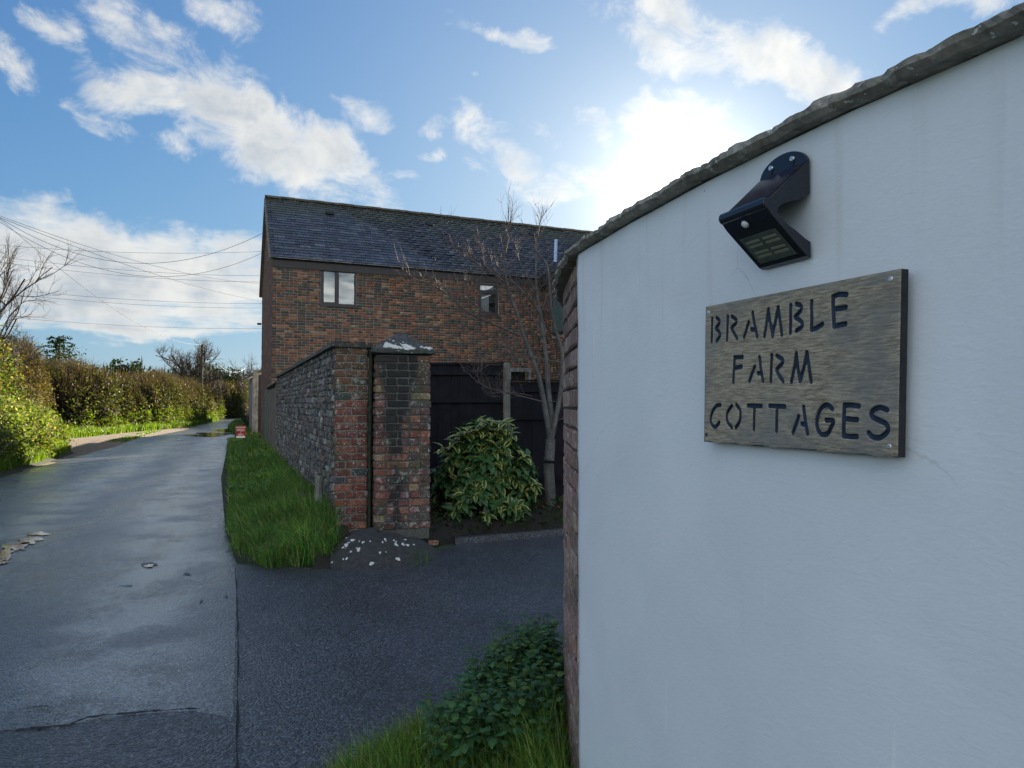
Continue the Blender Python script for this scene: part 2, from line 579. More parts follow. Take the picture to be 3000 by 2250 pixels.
def leaf_mat(name, transl=.45, rough=.45, spec=.4):
    m, w, b, out = new_mat(name)
    c = tinted(w)
    n = w.noise(pos(w), 30, 3, .6)
    c = w.vmath('SCALE', c, w.ramp(n, .3, .7, .75, 1.25))
    w.l.new(c, b.inputs['Base Color'])
    b.inputs['Roughness'].default_value = rough
    b.inputs['Specular IOR Level'].default_value = spec
    tr = w.node('ShaderNodeBsdfTranslucent')
    c2 = w.mix(1.0, c, (1.25, 1.35, .35), 'MULTIPLY')
    w.l.new(c2, tr.inputs[0])
    mx = w.node('ShaderNodeMixShader')
    mx.inputs[0].default_value = transl
    w.l.new(b.outputs[0], mx.inputs[1])
    w.l.new(tr.outputs[0], mx.inputs[2])
    w.l.new(mx.outputs[0], out.inputs[0])
    return m


M['leaf'] = leaf_mat('hedge leaf', .5, .6, .15)
M['grass'] = leaf_mat('grass blade', .4, .5, .35)
M['leaf_dark'] = leaf_mat('evergreen leaf', .2, .8, .08)


def laurel_mat():
    m, w, b, out = new_mat('variegated leaf')
    tc = w.node('ShaderNodeTexCoord').outputs['Object']
    at = w.node('ShaderNodeAttribute', attribute_name='tint')
    oi = w.node('ShaderNodeObjectInfo')
    # tint red channel = 0 at the midrib .. 1 at the margin ; green = random of the leaf
    sc = w.node('ShaderNodeSeparateColor')
    w.l.new(at.outputs['Color'], sc.inputs[0])
    so_ = w.node('ShaderNodeSeparateColor')
    w.l.new(oi.outputs['Color'], so_.inputs[0])
    rnd = w.math('FRACT', w.math('ADD', sc.outputs[1], so_.outputs[1]))
    n = w.noise(pos(w), 34, 4, .6)
    marg = w.math('ADD', sc.outputs[0], w.math('MULTIPLY_ADD', n, 1.0, -.5))
    thr = w.ramp(rnd, 0, 1, .45, 1.55, False)
    f = w.ramp(w.math('SUBTRACT', marg, thr), -.06, .06)
    c = w.mix(rnd, (.032, .095, .036), (.065, .155, .05))
    c = w.mix(f, c, (.46, .47, .13))
    w.l.new(c, b.inputs['Base Color'])
    b.inputs['Roughness'].default_value = .34
    tr = w.node('ShaderNodeBsdfTranslucent')
    w.l.new(w.mix(1.0, c, (1.1, 1.2, .5), 'MULTIPLY'), tr.inputs[0])
    mx = w.node('ShaderNodeMixShader')
    mx.inputs[0].default_value = .2
    w.l.new(b.outputs[0], mx.inputs[1])
    w.l.new(tr.outputs[0], mx.inputs[2])
    w.l.new(mx.outputs[0], out.inputs[0])
    return m


M['laurel'] = laurel_mat()


def water_mat():
    m, w, b, _ = new_mat('puddle water')
    b.inputs['Base Color'].default_value = (.02, .02, .02, 1)
    b.inputs['Roughness'].default_value = .04
    b.inputs['IOR'].default_value = 1.8
    b.inputs['Specular IOR Level'].default_value = 1.0
    bump(w, b, w.noise(pos(w), 6, 3), .08, .01)
    return m


M['water'] = water_mat()


# ------------------------------------------------------------------ mesh helpers
def link(name, me, parent=None, mat=None, **props):
    o = D.objects.new(name, me)
    COL.objects.link(o)
    if mat is not None and me is not None and not me.materials:
        me.materials.append(mat)
    if parent is not None:
        o.parent = parent
        if parent.parent is not None:
            o.matrix_parent_inverse = Matrix.Identity(4)
        else:
            o.matrix_parent_inverse = Matrix.Translation(-Vector(parent.location))
    for k, v in props.items():
        o[k] = v
    return o


def mesh(name, verts, faces, mat=None, parent=None, tint=None, smooth=False, **props):
    me = D.meshes.new(name)
    me.from_pydata([tuple(v) for v in verts], [], faces)
    set_tint(me, tint)
    if smooth:
        me.polygons.foreach_set('use_smooth', [True] * len(me.polygons))
    me.update()
    return link(name, me, parent, mat, **props)


def set_tint(me, tint=None):
    at = me.color_attributes.new('tint', 'FLOAT_COLOR', 'POINT')
    n = len(me.vertices)
    if tint is None:
        arr = np.ones((n, 4), np.float32)
    else:
        arr = np.ones((n, 4), np.float32)
        arr[:, :3] = np.asarray(tint, np.float32).reshape(-1, 3) if np.asarray(tint).ndim > 1 else tint
    at.data.foreach_set('color', arr.ravel())


def big_mesh(name, V, F, mat, parent=None, tint=None, smooth=False, **props):
    """V (n,3) float, F (m,k) int with k constant"""
    me = D.meshes.new(name)
    V = np.asarray(V, np.float32)
    F = np.asarray(F, np.int32)
    me.vertices.add(len(V))
    me.vertices.foreach_set('co', V.ravel())
    k = F.shape[1]
    me.loops.add(F.size)
    me.loops.foreach_set('vertex_index', F.ravel())
    me.polygons.add(len(F))
    me.polygons.foreach_set('loop_start', np.arange(0, F.size, k, dtype=np.int32))
    me.polygons.foreach_set('loop_total', np.full(len(F), k, np.int32))
    if smooth:
        me.polygons.foreach_set('use_smooth', np.ones(len(F), bool))
    me.update(calc_edges=True)
    set_tint(me, tint)
    return link(name, me, parent, mat, **props)


def thing(name, label, cat, loc=(0, 0, 0), group=None):
    o = D.objects.new(name, None)
    o.empty_display_size = .1
    COL.objects.link(o)
    o.location = loc
    o['label'] = label
    o['category'] = cat
    if group:
        o['group'] = group
    return o


def tag(o, label, cat, group=None):
    o['label'] = label
    o['category'] = cat
    if group:
        o['group'] = group
    return o


def box_vf(x0, x1, y0, y1, z0, z1):
    v = [(x0, y0, z0), (x1, y0, z0), (x1, y1, z0), (x0, y1, z0), (x0, y0, z1), (x1, y0, z1), (x1, y1, z1), (x0, y1, z1)]
    f = [(0, 3, 2, 1), (4, 5, 6, 7), (0, 1, 5, 4), (1, 2, 6, 5), (2, 3, 7, 6), (3, 0, 4, 7)]
    return v, f


def obox(o, d, a0, a1, b0, b1, z0, z1):
    """box in a frame: a along d, b along the left-hand normal of d"""
    d = Vector((d[0], d[1]))
    nrm = Vector((-d.y, d.x))
    v = []
    for z in (z0, z1):
        for (a, b) in ((a0, b0), (a1, b0), (a1, b1), (a0, b1)):
            q = Vector((o[0], o[1])) + d * a + nrm * b
            v.append((q.x, q.y, z))
    f = [(0, 3, 2, 1), (4, 5, 6, 7), (0, 1, 5, 4), (1, 2, 6, 5), (2, 3, 7, 6), (3, 0, 4, 7)]
    return v, f


def join(parts):
    V, F = [], []
    for v, f in parts:
        k = len(V)
        V += list(v)
        F += [tuple(i + k for i in q) for q in f]
    return V, F


def chamfer_box(l, w, h, c, jit=0.0, rnd=random):
    """chamfered box centred on the origin, 24 verts"""
    V = []
    idx = {}
    for sx in (-1, 1):
        for sy in (-1, 1):
            for sz in (-1, 1):
                j = [rnd.uniform(-jit, jit) for _ in range(3)]
                for ax in range(3):
                    p = [sx * l / 2, sy * w / 2, sz * h / 2]
                    for k in range(3):
                        if k != ax:
                            p[k] -= math.copysign(c * rnd.uniform(.6, 1.5), p[k])
                    idx[(sx, sy, sz, ax)] = len(V)
                    V.append(tuple(p[k] + j[k] for k in range(3)))
    F = []
    for ax in range(3):
        o1, o2 = [k for k in range(3) if k != ax]
        for s in (-1, 1):
            q = []
            for (a, b) in ((-1, -1), (1, -1), (1, 1), (-1, 1)):
                key = [0, 0, 0]
                key[ax] = s
                key[o1] = a
                key[o2] = b
                q.append(idx[(*key, ax)])
            F.append(tuple(q))
    for ax in range(3):          # edge along ax
        o1, o2 = [k for k in range(3) if k != ax]
        for a in (-1, 1):
            for b in (-1, 1):
                k0 = [0, 0, 0]
                k0[o1], k0[o2] = a, b
                k0[ax] = -1
                k1 = list(k0)
                k1[ax] = 1
                F.append((idx[(*k0, o1)], idx[(*k1, o1)], idx[(*k1, o2)], idx[(*k0, o2)]))
    for sx in (-1, 1):
        for sy in (-1, 1):
            for sz in (-1, 1):
                F.append(tuple(idx[(sx, sy, sz, a)] for a in range(3)))
    return V, F


def fix_normals(me):
    import bmesh
    bm = bmesh.new()
    bm.from_mesh(me)
    bmesh.ops.recalc_face_normals(bm, faces=bm.faces)
    bm.to_mesh(me)
    bm.free()


def tube(pts, radii, sides=6, cap=True):
    pts = [Vector(p) for p in pts]
    V, F = [], []
    up = Vector((0, 0, 1))
    for i, p in enumerate(pts):
        t = (pts[min(i + 1, len(pts) - 1)] - pts[max(i - 1, 0)])
        if t.length < 1e-9:
            t = Vector((0, 0, 1))
        t.normalize()
        a = t.cross(up)
        if a.length < .05:
            a = t.cross(Vector((1, 0, 0)))
        a.normalize()
        b = t.cross(a)
        r = radii[i] if hasattr(radii, '__len__') else radii
        for k in range(sides):
            th = 2 * math.pi * k / sides
            V.append(p + a * (r * math.cos(th)) + b * (r * math.sin(th)))
    for i in range(len(pts) - 1):
        for k in range(sides):
            k2 = (k + 1) % sides
            F.append((i * sides + k, i * sides + k2, (i + 1) * sides + k2, (i + 1) * sides + k))
    if cap:
        F.append(tuple(range(sides - 1, -1, -1)))
        F.append(tuple((len(pts) - 1) * sides + k for k in range(sides)))
    return V, F


def lathe(profile, center, sides=16, axis=None):
    """profile: list of (r, z)"""
    V, F = [], []
    for (r, z) in profile:
        for k in range(sides):
            th = 2 * math.pi * k / sides
            V.append(Vector((r * math.cos(th), r * math.sin(th), z)))
    n = len(profile)
    for i in range(n - 1):
        for k in range(sides):
            k2 = (k + 1) % sides
            F.append((i * sides + k, i * sides + k2, (i + 1) * sides + k2, (i + 1) * sides + k))
    F.append(tuple((n - 1) * sides + k for k in range(sides)))
    F.append(tuple(range(sides - 1, -1, -1)))
    if axis is not None:
        q = Vector((0, 0, 1)).rotation_difference(Vector(axis))
        V = [q @ v for v in V]
    V = [v + Vector(center) for v in V]
    return V, F


def bez(pts, n=8):
    """Catmull-Rom through the points"""
    pts = [Vector(p) for p in pts]
    if len(pts) < 3:
        return [pts[0].lerp(pts[1], i / n) for i in range(n + 1)]
    out = []
    P0 = [pts[0] * 2 - pts[1]] + pts + [pts[-1] * 2 - pts[-2]]
    for i in range(1, len(P0) - 2):
        a, b, c, d = P0[i - 1:i + 3]
        for k in range(n):
            t = k / n
            out.append(.5 * ((2 * b) + (c - a) * t + (2 * a - 5 * b + 4 * c - d) * t * t + (3 * b - a - 3 * c + d) * t ** 3))
    out.append(pts[-1])
    return out


def vnoise(x, y, s=0):
    """cheap smooth 2-D noise, numpy, -1..1"""
    x = np.asarray(x, float)
    y = np.asarray(y, float)
    v = 0
    for k, (fx, fy, ph) in enumerate(((1.0, .37, .3), (-.61, 1.13, 1.9), (1.71, -1.27, 4.1), (2.93, 2.11, 2.2), (-3.7, 3.3, 5.5), (6.1, -5.3, 0.7))):
        v = v + np.sin(fx * x + fy * y + ph + s * 1.7 + 1.3 * np.sin(.7 * fy * x - .6 * fx * y + s)) / (1 + k * .7)
    return v / 2.4


# leaves as bent kites -------------------------------------------------------
def leaf_cloud(name, C, size, tint, mat, parent=None, up=.3, aspect=.5, nrm=None, **props):
    """C (n,3) centres, size (n,), tint (n,3)"""
    n = len(C)
    ax = RNG.normal(size=(n, 3))
    if nrm is not None:
        ax = ax * .8 + nrm
    ax[:, 2] += up
    ax /= np.linalg.norm(ax, axis=1)[:, None] + 1e-9
    t = RNG.normal(size=(n, 3))
    t -= (t * ax).sum(1)[:, None] * ax
    t /= np.linalg.norm(t, axis=1)[:, None] + 1e-9
    b = np.cross(ax, t)
    s = size[:, None]
    V = np.empty((n, 4, 3), np.float32)
    V[:, 0] = C - t * s * .5
    V[:, 1] = C + b * s * .5 * aspect - ax * s * .06
    V[:, 2] = C + t * s * .5 - ax * s * .1
    V[:, 3] = C - b * s * .5 * aspect - ax * s * .06
    F = np.arange(n * 4).reshape(n, 4)
    T = np.repeat(np.asarray(tint, np.float32), 4, axis=0)
    return big_mesh(name, V.reshape(-1, 3), F, mat, parent, T, **props)


def palette(n, cols, w, jit=.18):
    cols = np.array(cols, float)
    w = np.array(w, float)
    i = RNG.choice(len(cols), n, p=w / w.sum())
    return cols[i] * (1 + RNG.uniform(-jit, jit, (n, 1))) * (1 + RNG.uniform(-jit * .3, jit * .3, (n, 3)))


def blades(name, B, h, tint, mat, parent=None, width=.004, lean=(0, 0), bend=.6, **props):
    """grass: B (n,3) roots, h (n,)"""
    n = len(B)
    th = RNG.uniform(0, 2 * math.pi, n)
    side = np.stack([np.cos(th), np.sin(th), np.zeros(n)], 1)
    ph = RNG.uniform(0, 2 * math.pi, n)
    ln = RNG.uniform(.1, 1.0, n)[:, None] * bend
    dr = np.stack([np.cos(ph), np.sin(ph), np.zeros(n)], 1) * ln + np.array([lean[0], lean[1], 0])
    H = h[:, None]
    w = (np.asarray(width) * RNG.uniform(.6, 1.3, n))[:, None]
    z = np.array([0, 0, 1.0])
    V = np.empty((n, 5, 3), np.float32)
    m1 = B + (z * .55 + dr * .22) * H
    tip = B + (z * (1 - .35 * np.linalg.norm(dr, axis=1)[:, None]) + dr * .85) * H
    V[:, 0] = B - side * w
    V[:, 1] = B + side * w
    V[:, 2] = m1 + side * w * .8
    V[:, 3] = m1 - side * w * .8
    V[:, 4] = tip
    i = np.arange(n)[:, None] * 5
    F = np.concatenate([i + [0, 1, 2], i + [0, 2, 3], i + [3, 2, 4]], 0)
    T = np.repeat(np.asarray(tint, np.float32), 5, axis=0)
    return big_mesh(name, V.reshape(-1, 3), F, mat, parent, T, **props)


# bricks -------------------------------------------------------------------
BR_MESH = {}


def brick_mesh(kind, mat, l, w, h, c=.006, jit=.002, k=4):
    key = (kind, mat.name)
    if key not in BR_MESH:
        L = []
        for i in range(k):
            v, f = chamfer_box(l, w, h, c, jit)
            me = D.meshes.new('brick')
            me.from_pydata(v, [], f)
            fix_normals(me)
            set_tint(me)
            me.materials.append(mat)
            L.append(me)
        BR_MESH[key] = L
    return random.choice(BR_MESH[key])


PAL_PILLAR = [((.15, .056, .038), 3), ((.19, .085, .05), 2), ((.09, .042, .034), 3), ((.25, .165, .09), .9), ((.075, .055, .05), 2), ((.16, .07, .065), 1.5)]
PAL_QUOIN = [((.17, .050, .034), 4), ((.12, .042, .033), 3), ((.085, .06, .055), 1), ((.05, .055, .065), .7), ((.24, .09, .05), 1)]
PAL_HOUSE = [((.20, .080, .048), 3), ((.26, .115, .062), 2.6), ((.28, .155, .09), 1.3), ((.085, .066, .054), 3.0), ((.065, .060, .056), 2.4), ((.115, .075, .052), 2.6), ((.26, .19, .13), .5)]
PAL_SIDE = [((.11, .115, .12), 3), ((.05, .052, .06), 3), ((.24, .245, .245), 1.3), ((.12, .085, .07), 1.6), ((.03, .03, .035), 1.2)]
PAL_END = [((.24, .155, .125), 3), ((.19, .12, .10), 2), ((.27, .19, .155), 1.5)]


def pick(pal):
    c = random.choices([p[0] for p in pal], [p[1] for p in pal])[0]
    k = random.uniform(.8, 1.22)
    return tuple(x * k * random.uniform(.93, 1.07) for x in c)


def place_brick(parent, mat, c, ang, l, w, h, col, tilt=.0):
    kind = 'stretcher' if l > .16 else 'header'
    bl = .215 if kind == 'stretcher' else .105
    me = brick_mesh(kind, mat, bl, w, .065)
    o = D.objects.new('brick', me)
    COL.objects.link(o)
    o.parent = parent
    if parent.parent is None:
        o.matrix_parent_inverse = Matrix.Translation(-Vector(parent.location))
    o.location = c
    o.rotation_euler = (random.uniform(-tilt, tilt), random.uniform(-tilt, tilt), ang + (math.pi if random.random() < .5 else 0))
    o.scale = (l / bl, 1, h / .065)
    o.color = (*col, 1)
    return o


def course_layout(L, k, mode='mixed', hd=.1125, st=.225):
    """brick extents along one course of length L"""
    out = []
    if mode == 'flemish':
        seq = [st, hd]
        x = 0.0 if k % 2 == 0 else -(st + hd) / 2 * 0 - hd / 2
        i = 0
        x = 0.0
        if k % 2:
            seq = [hd, st]
        while x < L - .01:
            b = seq[i % 2]
            out.append([x, min(x + b, L)])
            x += b
            i += 1
    elif mode == 'english':
        if k % 2:
            x = 0.0
            while x < L - .01:
                out.append([x, min(x + hd, L)])
                x += hd
        else:
            x = 0.0
            out.append([0, hd / 2 + hd / 2])
            x = hd * 1.5
            out[0][1] = x
            while x < L - .01:
                out.append([x, min(x + st, L)])
                x += st
    else:
        x = 0.0 if k % 2 == 0 else hd
        if x:
            out.append([0, x])
        while x < L - .01:
            b = hd if random.random() < .22 else st
            out.append([x, min(x + b, L)])
            x += b
    if len(out) > 1 and out[-1][1] - out[-1][0] < .05:
        out[-2][1] = out[-1][1]
        out.pop()
    return out


def wall_bricks(o, d, L, z0, n, ch, mode, pal, holes=(), inset=.05, w=.1, joint=.011):
    """list of dict for bricks whose outer face stands on the line o + a*d, body to the left of d.
    d runs so that the outer side is to the RIGHT of d"""
    res = []
    d = Vector((d[0], d[1]))
    nl = Vector((-d.y, d.x))
    ang = math.atan2(d.y, d.x)
    for k in range(n):
        zc = z0 + (k + .5) * ch
        for a0, a1 in course_layout(L, k, mode):
            segs = [(a0, a1)]
            for (h0, h1, hz0, hz1) in holes:
                if hz0 < zc < hz1:
                    ns = []
                    for s0, s1 in segs:
                        if s1 <= h0 or s0 >= h1:
                            ns.append((s0, s1))
                        else:
                            if s0 < h0 - .02:
                                ns.append((s0, h0))
                            if s1 > h1 + .02:
                                ns.append((h1, s1))
                    segs = ns
            for s0, s1 in segs:
                if s1 - s0 < .03:
                    continue
                a = (s0 + s1) / 2
                q = Vector((o[0], o[1])) + d * a + nl * (w / 2 + random.uniform(-.003, .003))
                res.append(dict(c=Vector((q.x, q.y, zc)), ang=ang, l=s1 - s0 - joint, h=ch - joint, w=w, col=pick(pal), d=d, n=-nl))
    return res


def px_of(c):
    v = Vector(c) - Vector((0, 0, CAMZ))
    yy = v.y * math.cos(PITCH) + v.z * math.sin(PITCH)
    zz = -v.y * math.sin(PITCH) + v.z * math.cos(PITCH)
    if yy < .05:
        return None
    return 1500 + FPX * v.x / yy, 1125 - FPX * zz / yy, yy


def in_frame(c, hid=None):
    q = px_of(c)
    if q is None:
        return False
    x, y, _ = q
    if not (0 < x < 3000 and 0 < y < 2250):
        return False
    if x > 1688:
        return False
    return not (hid and hid(x, y))


def emit_bricks(parent, mat, L, limit=300, hid=None, stuff_name='brickwork'):
    """the bricks that show largest become parts, the others one joined mesh"""
    def score(b):
        view = (Vector((0, 0, CAMZ)) - b['c'])
        dd = view.length
        f = max(0, view.normalized().dot(Vector((b['n'].x, b['n'].y, 0))))
        return b['l'] * f / dd ** 2 * (1 if in_frame(b['c'], hid) else 0)
    sc = [(score(b), i) for i, b in enumerate(L)]
    sc.sort(reverse=True)
    keep = set(i for s, i in sc[:limit] if s > 0)
    if len(L) <= limit:
        keep = set(range(len(L)))
    rest = []
    for i, b in enumerate(L):
        if i in keep:
            place_brick(parent, mat, b['c'], b['ang'], b['l'], b['w'], b['h'], b['col'], .004)
        else:
            rest.append(b)
    if rest:
        V = []
        T = []
        for b in rest:
            dx, dy = b['d'].x * b['l'] / 2, b['d'].y * b['l'] / 2
            nx, ny = b['n'].x * b['w'] / 2, b['n'].y * b['w'] / 2
            hz = b['h'] / 2
            for sz in (-1, 1):
                for (p, q) in ((-1, -1), (1, -1), (1, 1), (-1, 1)):
                    V.append((b['c'].x + dx * p + nx * q, b['c'].y + dy * p + ny * q, b['c'].z + hz * sz))
                    T.append(b['col'])
        V = np.array(V)
        V += RNG.uniform(-.0015, .0015, V.shape)
        m = len(rest)
        base = np.arange(m)[:, None, None] * 8
        F = base + np.array([(0, 3, 2, 1), (4, 5, 6, 7), (0, 1, 5, 4), (1, 2, 6, 5), (2, 3, 7, 6), (3, 0, 4, 7)])[None]
        big_mesh(stuff_name, V, F.reshape(-1, 4), mat, parent, np.array(T), kind='stuff')


# ================================================================== SETTING
def sheet(name, pts, z, mat, **props):
    return mesh(name, [(p[0], p[1], z) for p in pts], [tuple(range(len(pts)))], mat, kind='structure', **props)


def grid_sheet(name, xs, ys, zf, mat, **props):
    X, Yg = np.meshgrid(xs, ys)
    Z = zf(X, Yg)
    V = np.stack([X, Yg, Z], -1).reshape(-1, 3)
    nx, ny = len(xs), len(ys)
    i = np.arange(nx * ny).reshape(ny, nx)
    F = np.stack([i[:-1, :-1], i[:-1, 1:], i[1:, 1:], i[1:, :-1]], -1).reshape(-1, 4)
    return big_mesh(name, V, F, mat, None, None, True, kind='structure', **props)


sheet('ground', [(-900, -300), (900, -300), (900, 1500), (-900, 1500)], -.012, M['field'])

U = Vector((-.372, .928))                    # direction of the lane / garden wall
W0 = Vector((-1.775, 7.10))                  # near outer corner of the garden wall

# lane: right edge then left edge
lane_r = [(2.3, -6.0), (-.30, .8), (-1.10, 2.83), (-2.50, 6.5), (-3.25, 8.1), (-5.76, 14.1), (-8.4, 20.9), (-10.6, 26.5), (-13.0, 33.5), (-16.6, 42.0), (-21.8, 56.0), (-26.4, 70), (-25.4, 74.5), (-19, 79)]
lane_l = [(-2.2, -6.0), (-4.7, .8), (-5.9, 4.0), (-7.1, 7.0), (-8.1, 9.3), (-10.1, 14.1), (-12.2, 20.0), (-13.7, 24.6), (-16.0, 30.5), (-18.8, 41.0), (-24.6, 57.0), (-28.8, 70), (-29.6, 77.5), (-20, 85)]
LV = []
for a, b in zip(lane_r, lane_l):
    for t in (0, .25, .5, .75, 1):
        LV.append((a[0] + (b[0] - a[0]) * t, a[1] + (b[1] - a[1]) * t, .004 + .03 * math.sin(t * math.pi) * 0))
LF = []
for i in range(len(lane_r) - 1):
    for k in range(4):
        LF.append((i * 5 + k, i * 5 + k + 1, (i + 1) * 5 + k + 1, (i + 1) * 5 + k))
mesh('lane', LV, [f[::-1] for f in LF], M['lane'], kind='structure')

# drive surface from the lane seam to the planted bed and behind the curved wall
drive = [(2.3, -6.0), (-.30, .8), (-1.10, 2.83), (-2.50, 6.5), (-2.1, 6.42), (-1.5, 6.3), (-1.0, 6.62), (-.65, 7.3), (-.2, 7.9), (.56, 8.35), (1.8, 8.9), (4.5, 10.2), (9, 12), (12, 4), (9, -6)]
sheet('drive', drive, .002, M['drive'])

# coarser patch of lane at the bottom of the picture
patch = [G(-700, 2185), G(0, 2148), G(260, 2120), G(380, 2100), G(560, 2088), G(640, 2100), G(690, 2110), G(694, 2260), (-.60, 1.4), (-.2, .6), (-3.2, .6)]
sheet('lane_patch', [(p[0], p[1]) for p in patch], .009, M['patch'])


def ribbon(name, pix, w, z, mat, jit=.3):
    pts = bez([G(*p, 0) for p in pix], 8)
    V, F = [], []
    for i, p in enumerate(pts):
        t = (pts[min(i + 1, len(pts) - 1)] - pts[max(i - 1, 0)]).normalized()
        n = Vector((-t.y, t.x, 0))
        ww = w * (random.uniform(1 - jit, 1 + jit)) * (.4 if i in (0, len(pts) - 1) else 1)
        off = n * random.uniform(-jit, jit) * w
        V += [(p + n * ww + off).to_tuple(), (p - n * ww + off).to_tuple()]
    V = [(v[0], v[1], z) for v in V]
    for i in range(len(pts) - 1):
        F.append((2 * i, 2 * i + 1, 2 * i + 3, 2 * i + 2))
    return mesh(name, V, F, mat, kind='structure')


M['crack'] = simple('tar crack', (.010, .010, .011), .8, 60, .4)
ribbon('lane_crack', [(-60, 2156), (90, 2142), (190, 2132), (270, 2108), (400, 2096), (490, 2088), (585, 2084)], .009, .0135, M['crack'], .6)
ribbon('lane_crack', [(75, 2084), (110, 2078), (148, 2077)], .006, .0135, M['crack'], .6)
ribbon('drive_joint', [(688, 1655), (694, 1750), (697, 1880), (696, 2030), (694, 2290)], .0035, .0135, M['crack'], .8)


def blob(name, cx, cy, rx, ry, z, mat, seed, ang=0, n=28, ground=True, rough=.25, **props):
    rr = random.Random(seed)
    c = G(cx, cy, 0)
    e1 = G(cx + rx, cy, 0) - c
    e2 = G(cx, cy - ry, 0) - c
    V = [(c.x, c.y, z)]
    ph = [rr.uniform(0, 6.28) for _ in range(5)]
    for k in range(n):
        t = 2 * math.pi * k / n
        s = 1 + rough * (math.sin(2 * t + ph[0]) * .6 + math.sin(3 * t + ph[1]) * .5 + math.sin(5 * t + ph[2]) * .4 + math.sin(9 * t + ph[3]) * .3)
        q = c + e1 * (math.cos(t) * s) + e2 * (math.sin(t) * s)
        V.append((q.x, q.y, z))
    F = [(0, k + 1, (k + 1) % n + 1) for k in range(n)]
    return mesh(name, V, F, mat, kind='structure', **props)


# puddles in the worn middle of the lane and at the foot of the far verge
for i, (x, y, rx, ry) in enumerate([(10, 1628, 34, 13), (48, 1604, 30, 12), (86, 1586, 34, 9), (112, 1566, 24, 6), (-30, 1650, 36, 14)]):
    blob('puddle', x, y, rx, ry, .012, M['water'], i, rough=.42)
for i, (x, y, rx, ry) in enumerate([(437, 1661, 14, 3.5), (372, 1716, 16, 3)]):
    blob('puddle', x, y, rx, ry, .012, M['water'], i + 20, rough=.4)
blob('puddle', 690, 1262, 62, 6.5, .010, M['water'], 40, rough=.2)
blob('puddle', 632, 1271, 55, 3.5, .011, M['water'], 41, rough=.3)
blob('puddle', 600, 1277, 60, 2.6, .012, M['water'], 42, rough=.3)
for i, (x, y, rx, ry) in enumerate([(437, 1655, 20, 6), (548, 1684, 9, 3), (590, 1764, 6, 2.4), (664, 1750, 6, 2), (430, 1320, 0, 0)][:7]):
    blob('pothole', x, y, rx, ry, .0085, M['patch'], i + 60, rough=.35)
blob('pothole', 190, 1347, 55, 5, .0085, M['patch'], 70, rough=.4)
blob('pothole', 25, 1408, 28, 4, .0085, M['patch'], 71, rough=.4)

# gravel lay-by on the left of the lane
lay = [G(70, 1385), G(250, 1330), G(400, 1298), G(520, 1276), G(600, 1262), G(640, 1252), G(600, 1250), G(480, 1254), G(330, 1262), G(240, 1268), G(200, 1290), G(130, 1320), G(40, 1362)]
sheet('gravel_layby', [(p.x, p.y) for p in lay], .0015, M['gravel'])


def lane_side(x, y):
    """signed distance to the garden wall line, + on the lane side"""
    return -((x - W0.x) * .928 + (y - W0.y) * .372)


def verge_h(x, y):
    s = lane_side(x, y)
    t = np.clip((1.12 - s) / 1.0, 0, 1)
    h = .30 * t * t * (3 - 2 * t)
    along = (x - W0.x) * U.x + (y - W0.y) * U.y
    end = np.clip((along + .62) / .7, 0, 1)
    return h * end * end * (3 - 2 * end) + .015 * vnoise(x * 3, y * 3)


# verge mound between lane and garden wall
AL = np.linspace(-.62, 26, 140)
SS = np.linspace(-.15, 1.06, 16)
A_, S_ = np.meshgrid(AL, SS)
bulge = np.clip(1 - (A_ + .62) / 1.4, 0, 1) ** 2 * .35
S2 = S_ * (1 - bulge)
VX = W0.x + U.x * A_ - .928 * S2
VY = W0.y + U.y * A_ - .372 * S2
t_ = np.clip((1.04 - S_) / 1.0, 0, 1)
e_ = np.clip((A_ + .62) / .8, 0, 1)
fade_ = np.interp(A_, [0, 16, 22, 26], [1, 1, .35, .1])
VZ = -.008 + fade_ * .30 * t_ * t_ * (3 - 2 * t_) * e_ * e_ * (3 - 2 * e_) + np.where(t_ * e_ > .03, .02 * (vnoise(VX * 4, VY * 4) + .3), 0)
ii = np.arange(A_.size).reshape(A_.shape)
VFc = np.stack([ii[:-1, :-1], ii[1:, :-1], ii[1:, 1:], ii[:-1, 1:]], -1).reshape(-1, 4)
big_mesh('grass_verge', np.stack([VX, VY, VZ], -1).reshape(-1, 3), VFc, M['verge'], None, None, True, kind='structure')


def verge_point(n, a0, a1, s0=.0, s1=1.13):
    a = RNG.uniform(a0, a1, n)
    s = RNG.uniform(s0, 1.0, n)
    s = np.where(s > .9 + .1 * vnoise(a * 4, a * 0, 9), s * RNG.uniform(.3, 1, n), s)
    b = np.clip(1 - (a + .62) / 1.4, 0, 1) ** 2 * .35
    s2 = s * (1 - b)
    x = W0.x + U.x * a - .928 * s2
    y = W0.y + U.y * a - .372 * s2
    t = np.clip((1.04 - s) / 1.0, 0, 1)
    e = np.clip((a + .62) / .8, 0, 1)
    z = -.008 + np.interp(a, [0, 16, 22, 26], [1, 1, .35, .1]) * .30 * t * t * (3 - 2 * t) * e * e * (3 - 2 * e)
    return np.stack([x, y, z], 1)


